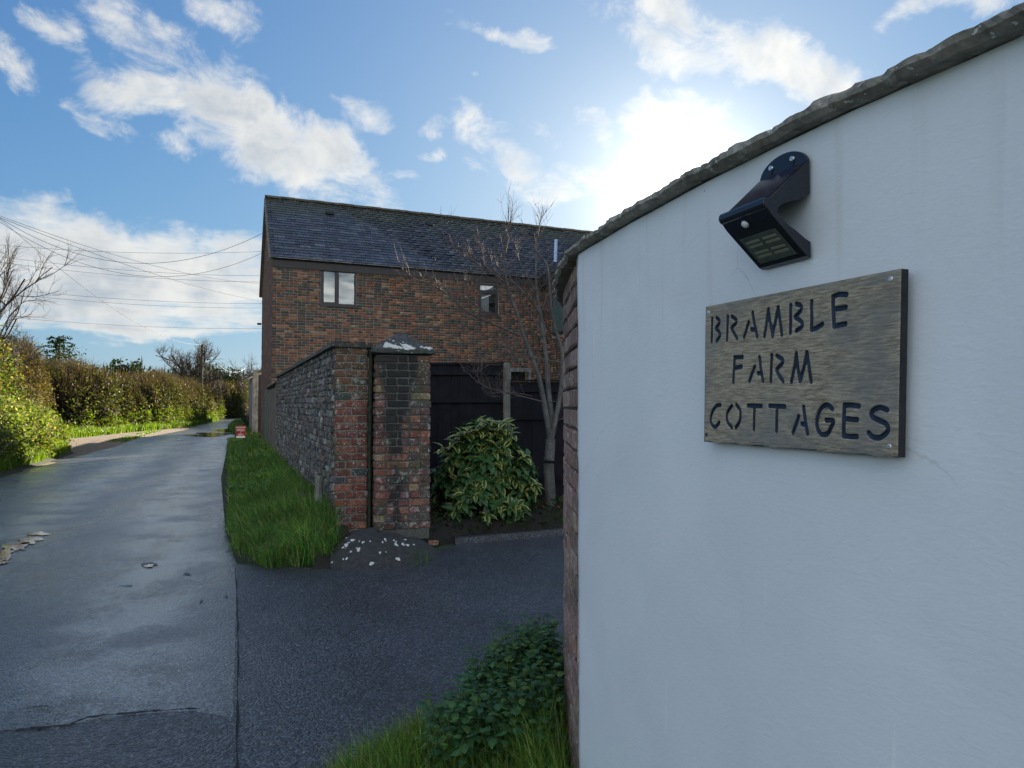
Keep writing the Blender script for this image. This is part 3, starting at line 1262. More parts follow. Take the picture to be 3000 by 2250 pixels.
GREENS = [(.062, .155, .038), (.10, .205, .042), (.18, .26, .06), (.034, .10, .034), (.28, .24, .12)]
pts = np.concatenate([verge_point(30000, -.6, 3.2), verge_point(26000, 3.2, 10), verge_point(16000, 10, 26)])
hh = np.concatenate([RNG.uniform(.05, .26, 30000), RNG.uniform(.06, .22, 26000), RNG.uniform(.08, .24, 16000)])
hh *= np.interp((pts[:, 0] - W0.x) * U.x + (pts[:, 1] - W0.y) * U.y, [-.6, .3, 1.5], [1.35, 1.25, 1])
clump = 1 + .45 * vnoise(pts[:, 0] * 5, pts[:, 1] * 5, 3) + .4 * vnoise(pts[:, 0] * 13, pts[:, 1] * 13, 4)
wd = np.concatenate([np.full(30000, .0032), np.full(26000, .006), np.full(16000, .012)])
cg = palette(len(pts), GREENS, [4, 4, 3.2, 3, 1.3], .4) * (1.25 + .35 * vnoise(pts[:, 0] * 2, pts[:, 1] * 2, 1) + .3 * vnoise(pts[:, 0] * 9, pts[:, 1] * 9, 6))[:, None]
far_ = np.interp(pts[:, 1], [20, 26, 31], [1, .55, .3])
wp_ = verge_point(2600, -.5, 20)
wp_[:, 2] += RNG.uniform(.05, .18, len(wp_))
kw = vnoise(wp_[:, 0] * 2.3, wp_[:, 1] * 2.3, 8) > .15
wp_ = wp_[kw]
leaf_cloud('verge_weeds', wp_, RNG.uniform(.05, .13, len(wp_)), palette(len(wp_), [(.07, .16, .06), (.11, .22, .07), (.22, .15, .07)], [3, 2, .5]), M['grass'], up=1.2, kind='stuff')
blades('verge_grass', pts, far_ * hh * np.clip(clump, .4, 1.6), np.clip(cg, .004, 1), M['grass'], width=wd, lean=(-.12, -.25), bend=1.0, kind='stuff')

# grit, crumbs of tar and dead leaves gathered along the lane edges
n = 1100
ga_ = RNG.uniform(-1.2, 20, n)
gs_ = .98 + np.abs(RNG.normal(0, .035, n))
gs_ = gs_ * (1 - np.clip(1 - (ga_ + .62) / 1.4, 0, 1) ** 2 * .35)
gx_, gy_ = W0.x + U.x * ga_ - .928 * gs_, W0.y + U.y * ga_ - .372 * gs_
g2 = np.stack([RNG.uniform(-2.4, .5, 900), RNG.uniform(6.2, 8.2, 900)], 1)
g2 = g2[np.abs(g2[:, 1] - np.interp(g2[:, 0], [-2.5, -1.5, -1.0, -.65, -.2, .56], [6.42, 6.2, 6.55, 7.2, 7.8, 8.25])) < .10]
gc_ = np.concatenate([np.stack([gx_, gy_, np.full(n, .012)], 1), np.stack([g2[:, 0], g2[:, 1], np.full(len(g2), .012)], 1)])
leaf_cloud('road_grit', gc_, RNG.uniform(.006, .018, len(gc_)), palette(len(gc_), [(.09, .08, .065), (.05, .05, .05), (.16, .10, .05), (.20, .19, .16)], [2, 2, 1, .6], .3), M['leaf_dark'], up=3.0, aspect=.8, kind='stuff')

# planted bed by the fence
grid_sheet('planting_bed', np.linspace(-1.75, 4.6, 50), np.linspace(6.2, 12, 50),
           lambda X, Y: np.clip((Y - (8.05 + .42 * np.clip(X, -2, 6) + np.where(X < -.3, (X + .3) * .75, 0))) * .45, -.03, .16) + .012 * vnoise(X * 6, Y * 6), M['soil'])

# ================================================================== COTTAGE
print('cottage')
HC = Vector((-6.61, 19.5))
fd = Vector((math.sin(R(66.5)), math.cos(R(66.5))))     # along the front
gd = Vector((-.370, .929))                              # along the gable
EZ, RZ, GW = 5.62, 8.10, 6.8
FL = 13.5
cot = thing('brick_cottage', 'two storey brick cottage with dark slate roof behind the garden wall', 'cottage', (HC.x, HC.y, 0))


def front_uv(px, py):
    """pixel on the front face -> (distance along, height)"""
    r = ray(px, py)
    # solve HC + fd*a = r.xy * k
    det = fd.x * (-r.y) - fd.y * (-r.x)
    a = (-HC.x * (-r.y) - (-HC.y) * (-r.x)) / det
    k = (fd.x * (-HC.y) - fd.y * (-HC.x)) / det
    return a, CAMZ + r.z * k


a0, z1 = front_uv(940, 777)
a1, z0 = front_uv(1044, 898)
W1 = (a0, a1, z0, z1)
a0, z1 = front_uv(1403, 829)
a1, z0 = front_uv(1460, 924)
W2 = (a0, a1, z0, z1)
a0, z1 = front_uv(1493, 1080)
a1, _ = front_uv(1556, 1085)
W3 = (a0, a1, .9, z1)
TOPZ = EZ - .16
wall = mesh('wall', *join([
    obox(HC, fd, .06, W1[0], .018, .30, -.3, EZ - .02), obox(HC, fd, W1[1], W2[0], .018, .30, -.3, EZ - .02),
    obox(HC, fd, W2[1], FL, .018, .30, W3[3], EZ - .02), obox(HC, fd, W1[0], W1[1], .018, .30, -.3, W1[2]), obox(HC, fd, W2[0], W2[1], .018, .30, -.3, W2[2]),
    obox(HC, fd, W1[0], W1[1], .018, .30, W1[3], EZ - .02), obox(HC, fd, W2[0], W2[1], .018, .30, W2[3], EZ - .02),
    obox(HC, fd, W2[1], W3[0], .018, .30, -.3, W3[3]), obox(HC, fd, W3[1], FL, .018, .30, -.3, W3[3]), obox(HC, fd, W3[0], W3[1], .018, .30, -.3, W3[2])]),
    M['mortar_house'], cot)


def gp(a, b, z):
    """a along front, b along gable"""
    q = HC + fd * a + gd * b
    return (q.x, q.y, z)


# gable end body (pentagon prism) and the remaining walls
gv = [gp(.02, .02, -.3), gp(.02, GW, -.3), gp(.02, GW, EZ), gp(.02, GW / 2, RZ - .08), gp(.02, .02, EZ), gp(.3, .02, -.3), gp(.3, GW, -.3), gp(.3, GW, EZ), gp(.3, GW / 2, RZ - .08), gp(.3, .02, EZ)]
mesh('gable_wall', gv, [(0, 1, 2, 3, 4), (9, 8, 7, 6, 5), (0, 5, 6, 1), (1, 6, 7, 2), (2, 7, 8, 3), (3, 8, 9, 4), (4, 9, 5, 0)], M['mortar_house'], cot)
mesh('rear_wall', [gp(.3, GW, -.3), gp(FL, GW, -.3), gp(FL, GW, EZ), gp(.3, GW, EZ), gp(.3, GW - .3, -.3), gp(FL, GW - .3, -.3), gp(FL, GW - .3, EZ), gp(.3, GW - .3, EZ)],
     [(0, 1, 2, 3), (7, 6, 5, 4), (0, 4, 5, 1), (1, 5, 6, 2), (2, 6, 7, 3), (3, 7, 4, 0)], M['mortar_house'], cot)
mesh('floor', [gp(.3, .3, 2.6), gp(FL, .3, 2.6), gp(FL, GW - .3, 2.6), gp(.3, GW - .3, 2.6)], [(0, 1, 2, 3)], M['blind'], cot)


def hid_house(x, y):
    if x > 1640:
        return True
    if 980 < x < 1270 and y > 1000:
        return True
    if 812 < x <= 985 and y > 1003 + (980 - x) * .588:
        return True
    if 1265 <= x < 1480 and y > 1066:
        return True
    if x >= 1480 and y > 1116:
        return True
    if 770 < x <= 815 and y > 1138:
        return True
    return False


holes = [(W1[0], W1[1], W1[2], W1[3]), (W2[0], W2[1], W2[2], W2[3]), (W3[0], W3[1], W3[2], W3[3])]
BL = wall_bricks(HC, fd, FL, 0.0, int(TOPZ / .075), .075, 'mixed', PAL_HOUSE, holes, joint=.014)
emit_bricks(wall, M['brick_house'], BL, 300, hid_house)
# gable: outer side is to the right of -gd
go = HC + gd * GW
GB = []
for b in wall_bricks(go, -gd, GW, 0.0, int(RZ / .075), .075, 'mixed', [((.17, .09, .062), 3), ((.21, .12, .08), 2), ((.12, .075, .058), 2)], joint=.012):
    along = (b['c'].xy - HC).dot(gd)
    half = GW / 2 - abs(along - GW / 2)
    if b['c'].z < EZ + half * (RZ - EZ) / (GW / 2) - .12:
        GB.append(b)
gw = [o for o in D.objects if o.name.startswith('gable_wall')][0]
emit_bricks(gw, M['brick_house'], GB, 0)


# roof
def roof_pt(a, s, lift=0.0, front=True):
    """a along the ridge, s distance up the slope from the eaves line (overhang negative)"""
    run = GW / 2
    rise = RZ - EZ
    L = math.hypot(run, rise)
    b = s / L * run
    z = EZ + s / L * rise
    nx, nz = -rise / L, run / L
    bb = b + nx * lift
    zz = z + nz * lift
    if not front:
        bb = GW - bb
    return gp(a, bb, zz)


SL = math.hypot(GW / 2, RZ - EZ)
roof = mesh('roof', [roof_pt(-.03, -.2), roof_pt(FL, -.2), roof_pt(FL, SL), roof_pt(-.03, SL), roof_pt(-.03, -.2, 0, False), roof_pt(FL, -.2, 0, False)],
            [(0, 1, 2, 3), (3, 2, 5, 4)], M['slate'], cot)
PAL_SLATE = [((.036, .044, .060), 4), ((.052, .061, .078), 2.5), ((.022, .028, .040), 2), ((.085, .092, .105), .8)]
rows = int((SL + .16) / .185)
SLT = []
for r_ in range(rows):
    s0 = -.2 + r_ * .185
    a = -.05 if r_ % 2 == 0 else -.05 - .14
    while a < 12.6:
        if a + .28 > -.06:
            SLT.append((max(a, -.06), a + .27, s0))
        a += .28


def slate_vf(a0, a1, s0, j):
    L = .235
    t = .011
    l0 = .020 + j[0]
    l1 = .004
    r = j[1]
    v = [roof_pt(a0, s0 + r, l0), roof_pt(a1, s0 - r, l0 + j[2]), roof_pt(a1, s0 + L - r, l1), roof_pt(a0, s0 + L + r, l1),
         roof_pt(a0, s0 + r, l0 + t), roof_pt(a1, s0 - r, l0 + t + j[2]), roof_pt(a1, s0 + L - r, l1 + t), roof_pt(a0, s0 + L + r, l1 + t)]
    return v, [(0, 3, 2, 1), (4, 5, 6, 7), (0, 1, 5, 4), (1, 2, 6, 5), (2, 3, 7, 6), (3, 0, 4, 7)]


def jt():
    k = random.random()
    return (random.uniform(0, .005) + (.012 if k < .03 else 0), random.gauss(0, .003), random.uniform(-.003, .006) + (.012 if k > .97 else 0))


order = sorted(range(len(SLT)), key=lambda i: (SLT[i][2] > 3.9, SLT[i][0] * 1.0 + SLT[i][2] * .6))
keep = set(order[:300])
# shared slate meshes (three of them) for the slates near the left end
slate_me = []
org = Vector(roof_pt(0, 0))
for k in range(4):
    v, f = slate_vf(0, .27, 0, jt())
    me = D.meshes.new('slate')
    me.from_pydata([tuple(Vector(q) - org) for q in v], [], f)
    set_tint(me)
    me.materials.append(M['slate'])
    slate_me.append(me)
V, F, T = [], [], []
for i, (a0_, a1_, s0) in enumerate(SLT):
    c = pick(PAL_SLATE)
    if i in keep and a0_ > -.055 and s0 < SL - .2:
        o = D.objects.new('slate', random.choice(slate_me))
        COL.objects.link(o)
        o.parent = roof
        o.location = Vector(roof_pt(a0_, s0, random.uniform(0, .002)))
        o.color = (*c, 1)
    else:
        j = jt()
        v, f = slate_vf(a0_, a1_, min(s0, SL - .2), j)
        k = len(V)
        V += v
        F += [tuple(q + k for q in ff) for ff in f]
        T += [c] * 8
big_mesh('slates', V, F, M['slate'], roof, np.array(T), kind='stuff')
# rear slope simple courses (not seen) are the bare deck; ridge tiles
for k in range(28):
    a = -.08 + k * .47
    prof = []
    v, f = [], []
    for (aa) in (a, a + .455):
        for q in range(7):
            th = math.pi * q / 6
            v.append(gp(aa, GW / 2 + .14 * math.cos(th), RZ - .01 + .10 * math.sin(th) + (.012 if k % 2 else .004)))
    for q in range(6):
        f.append((q, q + 1, q + 8, q + 7))
    f.append((0, 6, 13, 7))
    f.append(tuple(range(6, -1, -1)))
    f.append(tuple(range(7, 14)))
    mesh('ridge_tile', v, f, M['ridge'], roof)
# vents, mossy tiles that sit proud on the slates
for (a, s) in ((1.75, 3.25), (5.1, 3.2), (9.0, 3.25)):
    v = [roof_pt(a + x, s + y, z) for z in (.02, .075) for (x, y) in ((0, 0), (.26, 0), (.26, .22), (0, .22))]
    mesh('vent_tile', v, [(0, 3, 2, 1), (4, 5, 6, 7), (0, 1, 5, 4), (1, 2, 6, 5), (2, 3, 7, 6), (3, 0, 4, 7)], M['slot'], roof)
# fascia + gutter, verge strip
mesh('fascia', *obox(HC, fd, -.02, 9.4, -.045, -.004, EZ - .36, EZ - .10), M['fascia'], cot)
v, f = tube([gp(-.04, 0, 0)[:2] + (EZ - .10,), gp(9.4, 0, 0)[:2] + (EZ - .10,)], .05, 8)
off = Vector((-gd.x, -gd.y, 0)) * .10
v = [Vector(q) + off for q in v]
mesh('gutter', v, f, M['fascia'], cot)
v = [roof_pt(a, s, l) for (a, l) in ((-.10, -.03), (.015, -.03), (.015, -.20), (-.10, -.20)) for s in (-.16, SL)]
mesh('verge_board', v, [(0, 1, 3, 2), (2, 3, 5, 4), (4, 5, 7, 6), (6, 7, 1, 0), (0, 2, 4, 6), (1, 7, 5, 3)], M['render_band'], cot)
v = [roof_pt(a, s, l, False) for (a, l) in ((-.10, -.03), (.015, -.03), (.015, -.20), (-.10, -.20)) for s in (-.16, SL)]
mesh('verge_board', v, [(0, 1, 3, 2)[::-1], (2, 3, 5, 4)[::-1], (4, 5, 7, 6)[::-1], (6, 7, 1, 0)[::-1], (0, 2, 4, 6)[::-1], (1, 7, 5, 3)[::-1]], M['render_band'], cot)
mesh('wall_bracket', *obox(HC + gd * (GW - .1), -fd, .02, .16, -.03, .03, 4.35, 4.42), M['slot'], cot)


def window(W, muls, trans=(), blinds=None, fr=.055, pane_mat='glass'):
    a0, a1, z0, z1 = W
    parts = [obox(HC, fd, a0, a1, .02, .10, z1 - fr, z1), obox(HC, fd, a0, a1, .02, .10, z0, z0 + fr),
             obox(HC, fd, a0, a0 + fr, .02, .10, z0 + fr, z1 - fr), obox(HC, fd, a1 - fr, a1, .02, .10, z0 + fr, z1 - fr)]
    win = mesh('window', *join(parts), M['frame'], cot)
    xs = [a0 + fr] + [m for m in muls] + [a1 - fr]
    for m_ in muls:
        mesh('mullion', *obox(HC, fd, m_ - fr * .7, m_ + fr * .7, .015, .10, z0 + fr, z1 - fr), M['frame'], win)
    for t in trans:
        mesh('transom', *obox(HC, fd, a0 + fr, a1 - fr, .015, .10, t - fr * .8, t + fr * .8), M['frame'], win)
    # sashes
    for q in range(len(xs) - 1):
        zs = [z0 + fr] + list(trans) + [z1 - fr]
        for s in range(len(zs) - 1):
            l = xs[q] + (fr * .7 if q else 0)
            r = xs[q + 1] - (fr * .7 if q + 1 < len(xs) - 1 else 0)
            b = zs[s] + (fr * .8 if s else 0)
            t = zs[s + 1] - (fr * .8 if s + 1 < len(zs) - 1 else 0)
            if (q + s) % 2 == 0:
                e = .035
                mesh('sash', *join([obox(HC, fd, l, r, .03, .07, t - e, t), obox(HC, fd, l, r, .03, .07, b, b + e),
                                    obox(HC, fd, l, l + e, .03, .07, b + e, t - e), obox(HC, fd, r - e, r, .03, .07, b + e, t - e)]), M['frame'], win)
                l += e
                r -= e
                b += e
                t -= e
            mesh('pane', *obox(HC, fd, l, r, .05, .056, b, t), M[pane_mat], win)
    for (b0, b1, c0, c1, mt) in (blinds or []):
        mesh('blind', *obox(HC, fd, b0, b1, .15, .17, c0, c1), M[mt], win)
    mesh('sill', *obox(HC, fd, a0 - .03, a1 + .03, -.035, .12, z0 - .045, z0), M['frame'], win)
    return win


mid = W1[0] + (W1[1] - W1[0]) * .47
window(W1, [mid], (), [(W1[0], W1[1], W1[2], W1[3], 'blind')])
tz = W2[2] + (W2[3] - W2[2]) * .74
window(W2, [], (tz,), [(W2[0], W2[0] + (W2[1] - W2[0]) * .6, W2[2], W2[3], 'white'), (W2[0] + (W2[1] - W2[0]) * .6, W2[1], tz, W2[3], 'white'),
                       (W2[0] + (W2[1] - W2[0]) * .6, W2[1], W2[2], tz, 'slot')])
w3 = mesh('window', *join([obox(HC, fd, W3[0] - .02, W3[1] + .02, -.02, .1, W3[3] - .09, W3[3] + .02), obox(HC, fd, W3[1] - .08, W3[1], -.02, .1, W3[2], W3[3] - .09),
                           obox(HC, fd, W3[0], W3[0] + .05, 0, .1, W3[2], W3[3] - .09)]), M['barn'], cot)
mesh('pane', *obox(HC, fd, W3[0] + .05, W3[1] - .08, .30, .306, W3[2], W3[3] - .09), M['slot'], w3)

mesh('door', [gp(-.03, 2.0 + y, z) for z in (.2, 1.95) for y in (0, 1.0)] + [gp(.0, 2.0 + y, z) for z in (.2, 1.95) for y in (0, 1.0)], [(0, 2, 3, 1), (0, 1, 5, 4), (2, 6, 7, 3), (0, 4, 6, 2), (1, 3, 7, 5)], M['teal'], cot)
# things on the ledge of the low window
lw = W3[1] - W3[0]
for k, (f0, f1, zz, hgt, mt, nm, lb) in enumerate([(.06, .28, 1.98, .13, 'yellow', 'yellow box on the ledge inside the low cottage window', 'box'),
                                                   (.32, .62, 1.98, .11, 'blue', 'blue box on the ledge inside the low cottage window', 'box'),
                                                   (.10, .80, 2.12, .12, 'orange', 'orange log pile behind the low cottage window glass', 'logs')]):
    v, f = obox(HC, fd, W3[0] + lw * f0, W3[0] + lw * f1, .14, .26, zz, zz + hgt)
    o = mesh('box' if lb == 'box' else 'log_pile', v, f, M[mt])
    tag(o, nm, lb)

# wing that comes forward on the right
print('wing')
wp = HC + fd * 8.28
wing = thing('cottage_wing', 'low slate roofed brick wing of the cottage, half hidden by the white wall', 'building', (wp.x, wp.y, 0))
wd_ = Vector((.37, -.929))            # towards the camera
nr = fd
WLn = 5.2


def wgp(a, b, z):
    q = wp + wd_ * a + nr * b
    return (q.x, q.y, z)


wv = [wgp(.05, .02, -.3), wgp(WLn, .02, -.3), wgp(WLn, .02, EZ - .05), wgp(.05, .02, EZ - .05), wgp(.05, 5, -.3), wgp(WLn, 5, -.3), wgp(WLn, 5, EZ - .05), wgp(.05, 5, EZ - .05)]
ww = mesh('wall', wv, [(0, 1, 2, 3), (1, 5, 6, 2), (5, 4, 7, 6), (4, 0, 3, 7)], M['mortar_house'], wing)
WB = wall_bricks(wp, wd_, WLn, 0, int((EZ - .3) / .075), .075, 'mixed', PAL_HOUSE, [(.7, 3.6, 3.55, 5.0)], joint=.012)
emit_bricks(ww, M['brick_house'], WB, 0)
wr = mesh('roof', [wgp(-3.0, -.2, EZ - .1), wgp(WLn + .2, -.2, EZ - .1), wgp(WLn + .2, 2.5, EZ + 1.75), wgp(-3.0, 2.5, EZ + 1.75), wgp(-3, 5.2, EZ - .1), wgp(WLn + .2, 5.2, EZ - .1)],
          [(0, 3, 2, 1), (3, 4, 5, 2)], M['slate'], wing)
V, F, T = [], [], []
r_h = 1.85
Ls = math.hypot(2.7, r_h)
for r_ in range(17):
    s = r_ * .185
    a = -2.9 + (.14 if r_ % 2 else 0)
    while a < WLn + .1:
        j = jt()
        k = len(V)
        for lz in (0, .011):
            for (aa, s1, lf) in ((a, s, .02), (a + .27, s, .02 + j[2]), (a + .27, s + .23, .004), (a, s + .23, .004)):
                b = -.2 + s1 / Ls * 2.7 - (lf + lz) * r_h / Ls
                z = EZ - .1 + s1 / Ls * r_h + (lf + lz) * 2.7 / Ls
                V.append(wgp(aa, b, z))
        c = pick(PAL_SLATE)
        T += [c] * 8
        F += [tuple(q + k for q in ff) for ff in [(0, 3, 2, 1), (4, 5, 6, 7), (0, 1, 5, 4), (1, 2, 6, 5), (2, 3, 7, 6), (3, 0, 4, 7)]]
        a += .28
big_mesh('slates', V, F, M['slate'], wr, np.array(T), kind='stuff')
mesh('fascia', [wgp(a, b, z) for z in (EZ - .42, EZ - .12) for (a, b) in ((.05, -.16), (WLn, -.16), (WLn, .0), (.05, .0))],
     [(0, 3, 2, 1), (4, 5, 6, 7), (0, 1, 5, 4), (1, 2, 6, 5), (2, 3, 7, 6), (3, 0, 4, 7)], M['fascia'], wing)
wwin = mesh('window', [wgp(a, b, z) for z in (3.6, 4.95) for (a, b) in ((.8, -.03), (3.5, -.03), (3.5, .0), (.8, .0))],
            [(0, 3, 2, 1), (4, 5, 6, 7), (0, 1, 5, 4), (1, 2, 6, 5), (2, 3, 7, 6), (3, 0, 4, 7)], M['frame'], wing)
for q in range(3):
    mesh('pane', [wgp(a, b, z) for z in (3.68, 4.85) for (a, b) in ((.88 + q * .88, -.04), (1.66 + q * .88, -.04), (1.66 + q * .88, -.034), (.88 + q * .88, -.034))],
         [(0, 3, 2, 1), (4, 5, 6, 7), (0, 1, 5, 4), (1, 2, 6, 5), (2, 3, 7, 6), (3, 0, 4, 7)], M['teal'], wwin)
# pale flue standing on the wing roof
fb = P(1627, 768, 21.5)
ft = P(1629, 702, 21.5)
mesh('flue', *join([tube([fb, fb.lerp(ft, .42)], .055, 12), tube([fb.lerp(ft, .42), fb.lerp(ft, .46)], .066, 12), tube([fb.lerp(ft, .46), ft], .052, 12)]), M['flue'], wing, smooth=False)

# far barn along the lane, seen as a sliver past the gable
bo = HC + gd * 13.0
barn = thing('far_barn', 'grey clad barn seen edge-on past the end of the cottage', 'barn', (bo.x - .2, bo.y, 0))


def bgp(a, b, z):
    q = bo + gd * a + fd * b
    return (q.x, q.y, z)


mesh('wall', [bgp(a, b, z) for z in (-.2, 2.75) for (a, b) in ((0, 0), (9, 0), (9, 5), (0, 5))], [(0, 3, 2, 1), (4, 5, 6, 7), (0, 1, 5, 4), (1, 2, 6, 5), (2, 3, 7, 6), (3, 0, 4, 7)], M['slot'], barn)
for k in range(9):
    mesh('cladding_board', [bgp(a, b, z) for z in (.1, 2.7) for (a, b) in ((-.02 + k, -.05), (.86 + k, -.05), (.86 + k, -.01), (-.02 + k, -.01))],
         [(0, 3, 2, 1), (4, 5, 6, 7), (0, 1, 5, 4), (1, 2, 6, 5), (2, 3, 7, 6), (3, 0, 4, 7)], M['barn'], barn)
mesh('corner_post', [bgp(a, b, z) for z in (-.1, 3.0) for (a, b) in ((-.2, -.12), (-.02, -.12), (-.02, .12), (-.2, .12))],
     [(0, 3, 2, 1), (4, 5, 6, 7), (0, 1, 5, 4), (1, 2, 6, 5), (2, 3, 7, 6), (3, 0, 4, 7)], M['barn'], barn)
mesh('roof', [bgp(-.3, -.3, 2.78), bgp(9.3, -.3, 2.78), bgp(9.3, 2.5, 4.1), bgp(-.3, 2.5, 4.1), bgp(9.3, 5.3, 2.78), bgp(-.3, 5.3, 2.78)], [(0, 1, 2, 3), (3, 2, 4, 5)], M['slate'], barn)

# ================================================================== GARDEN WALL
print('garden wall')
gwall = thing('garden_wall', 'long rough grey stone garden wall with red brick end and slab coping beside the lane', 'wall', (W0.x, W0.y, .2))
GL = 9.0
ed = Vector((.928, .372))             # across the wall end
TH = .335
WT = 2.03
GZ0 = .12
core = mesh('wall_core', *join([obox(W0, U, .014, GL - .01, -TH + .014, -.014, -.1, WT)]), M['mortar_side'], gwall)
# outer (lane) face: outer side must be right of the running direction -> run from far to near
fo = W0 + U * GL
SB = []
nU = Vector((-U.y, U.x))             # towards the lane
STONE_ME = []
for k in range(8):
    v, f = chamfer_box(.10, .10, .066, .011, .006)
    me = D.meshes.new('stone')
    me.from_pydata(v, [], f)
    fix_normals(me)
    set_tint(me)
    me.materials.append(M['brick_wallside'])
    STONE_ME.append(me)
PAL_STONE = [((.105, .10, .092), 3), ((.045, .045, .046), 3), ((.24, .235, .22), 1.3), ((.105, .078, .06), 2.6), ((.025, .024, .026), 1.6), ((.13, .078, .055), 1.1)]
rsd = random.Random(77)
V, F, T = [], [], []
n_st = 0
z = GZ0
row = 0
while z < WT - .03:
    rh = rsd.uniform(.058, .088)
    if z + rh > WT - .02:
        rh = WT - z
    a = rsd.uniform(0, .05)
    while a < GL - .02:
        l = rsd.uniform(.055, .15)
        hh_ = rh * rsd.uniform(.72, .98)
        zc = z + rh / 2 + rsd.uniform(-.006, .006)
        out = rsd.uniform(-.012, .012)
        c = W0 + U * (a + l / 2) - nU * (.05 - out)
        col = pick(PAL_STONE)
        q = px_of((c.x, c.y, zc))
        if a < 1.45 and n_st < 300 and q and q[1] < 1560:
            o = D.objects.new('stone', rsd.choice(STONE_ME))
            COL.objects.link(o)
            o.parent = core
            o.location = (c.x, c.y, zc)
            o.rotation_euler = (rsd.uniform(-.08, .08), rsd.uniform(-.10, .10), math.atan2(U.y, U.x) + rsd.uniform(-.08, .08) + (math.pi if rsd.random() < .5 else 0))
            o.scale = ((l - .010) / .10, 1, hh_ / .066)
            o.color = (*col, 1)
            n_st += 1
        else:
            v, f = chamfer_box(l - .010, .10, hh_, .010, .005, rsd)
            b0 = len(V)
            for p in v:
                r2 = c + U * p[0] + nU * p[1]
                V.append((r2.x, r2.y, zc + p[2]))
            for ff in f:
                F.append(tuple(x + b0 for x in ff) if len(ff) == 4 else (ff[0] + b0, ff[1] + b0, ff[2] + b0, ff[2] + b0))
            T += [col] * len(v)
        a += l
    z += rh
    row += 1
me = D.meshes.new('stonework')
me.from_pydata(V, [], [tuple(dict.fromkeys(f)) for f in F])
fix_normals(me)
set_tint(me, np.array(T))
link('stonework', me, core, M['brick_wallside'], kind='stuff')


def bulge_side(b):
    return b


# end face
EB = wall_bricks(W0, ed, TH, GZ0, 25, .0765, 'english', PAL_QUOIN, joint=.012)
for b in EB:
    if b['c'].z > 1.5:
        b['col'] = tuple(x * .55 + y for x, y in zip(b['col'], (.02, .03, .012)))
endp = mesh('wall_end', *obox(W0, ed, .016, TH - .016, .012, .06, -.1, WT - .002), M['mortar_quoin'], gwall)
emit_bricks(endp, M['brick_quoin'], EB, 300, None)
IB = wall_bricks(W0 + ed * TH, U, GL, GZ0, 25, .0765, 'english', PAL_SIDE, joint=.012)
emit_bricks(core, M['brick_quoin'], IB, 0, None, 'inner_brickwork')
# coping slabs
a = -.05
k = 0
while a < GL:
    l = random.uniform(.55, .75)
    if a + l > GL:
        l = GL - a + .03
    v, f = obox(W0, U, a + .004, a + l - .004, -TH - .035, .04, WT + random.uniform(-.002, .004), WT + .045 + random.uniform(-.003, .004))
    v = [(q[0] + random.uniform(-.005, .005), q[1] + random.uniform(-.005, .005), q[2] + random.uniform(-.003, .003)) for q in v]
    o = mesh('coping_slab', v, f, M['slab'], gwall)
    o.color = (.05, .052, .048, 1)
    a += l
# plinth stones along the foot
a = .3
while a < GL - .3:
    l = random.uniform(.25, .5)
    v, f = chamfer_box(l, .14, .17, .035, .02)
    ang = math.atan2(U.y, U.x)
    cs, sn = math.cos(ang), math.sin(ang)
    ctr = W0 + U * (a + l / 2) - ed * .05
    v = [(ctr.x + q[0] * cs - q[1] * sn, ctr.y + q[0] * sn + q[1] * cs, .30 + q[2]) for q in v]
    o = mesh('plinth_stone', v, f, M['boulder'], gwall)
    o.color = (.085, .09, .095, 1)
    a += l + .01
# green run between wall end and pillar
gp0 = W0 + ed * (TH + .02) + U * .05
mesh('moss_joint', *tube([(gp0.x + .01, gp0.y - .02, .2), (gp0.x + .008, gp0.y - .02, 1.1), (gp0.x + .02, gp0.y - .02, 2.04)], [.02, .022, .02], 8), simple('mossy render', (.035, .05, .03), .9, 20, .5, bstr=.8, bdist=.01), gwall)

# gate between the wall and the cottage
g0 = W0 + U * (GL + .02)
g1 = HC + gd * 1.75 + Vector((-.06, -.02))
gdv = (g1 - g0)
glen = gdv.length - .03
gdv.normalize()
gate = thing('side_gate', 'weathered brown board gate between garden wall and cottage', 'gate', (g0.x, g0.y, .15))
nb = 18
for k in range(nb):
    x = .55 + (glen - .62) * k / nb
    mesh('board', *obox(g0, gdv, x + .006, x + (glen - .62) / nb - .006, -.06, -.035 + random.uniform(0, .006), .1, 1.86), M['gatewood'], gate)
mesh('post', *obox(g0, gdv, .0, .5, -.22, .0, .0, 1.92), M['gatewood'], gate)
mesh('rail', *obox(g0, gdv, .5, glen, -.10, -.062, .5, .6), M['gatewood'], gate)
mesh('rail', *obox(g0, gdv, .5, glen, -.10, -.062, 1.5, 1.6), M['gatewood'], gate)
mesh('cap_board', *obox(g0, gdv, -.02, glen, -.16, .04, 1.925, 1.965), M['gatewood'], gate)

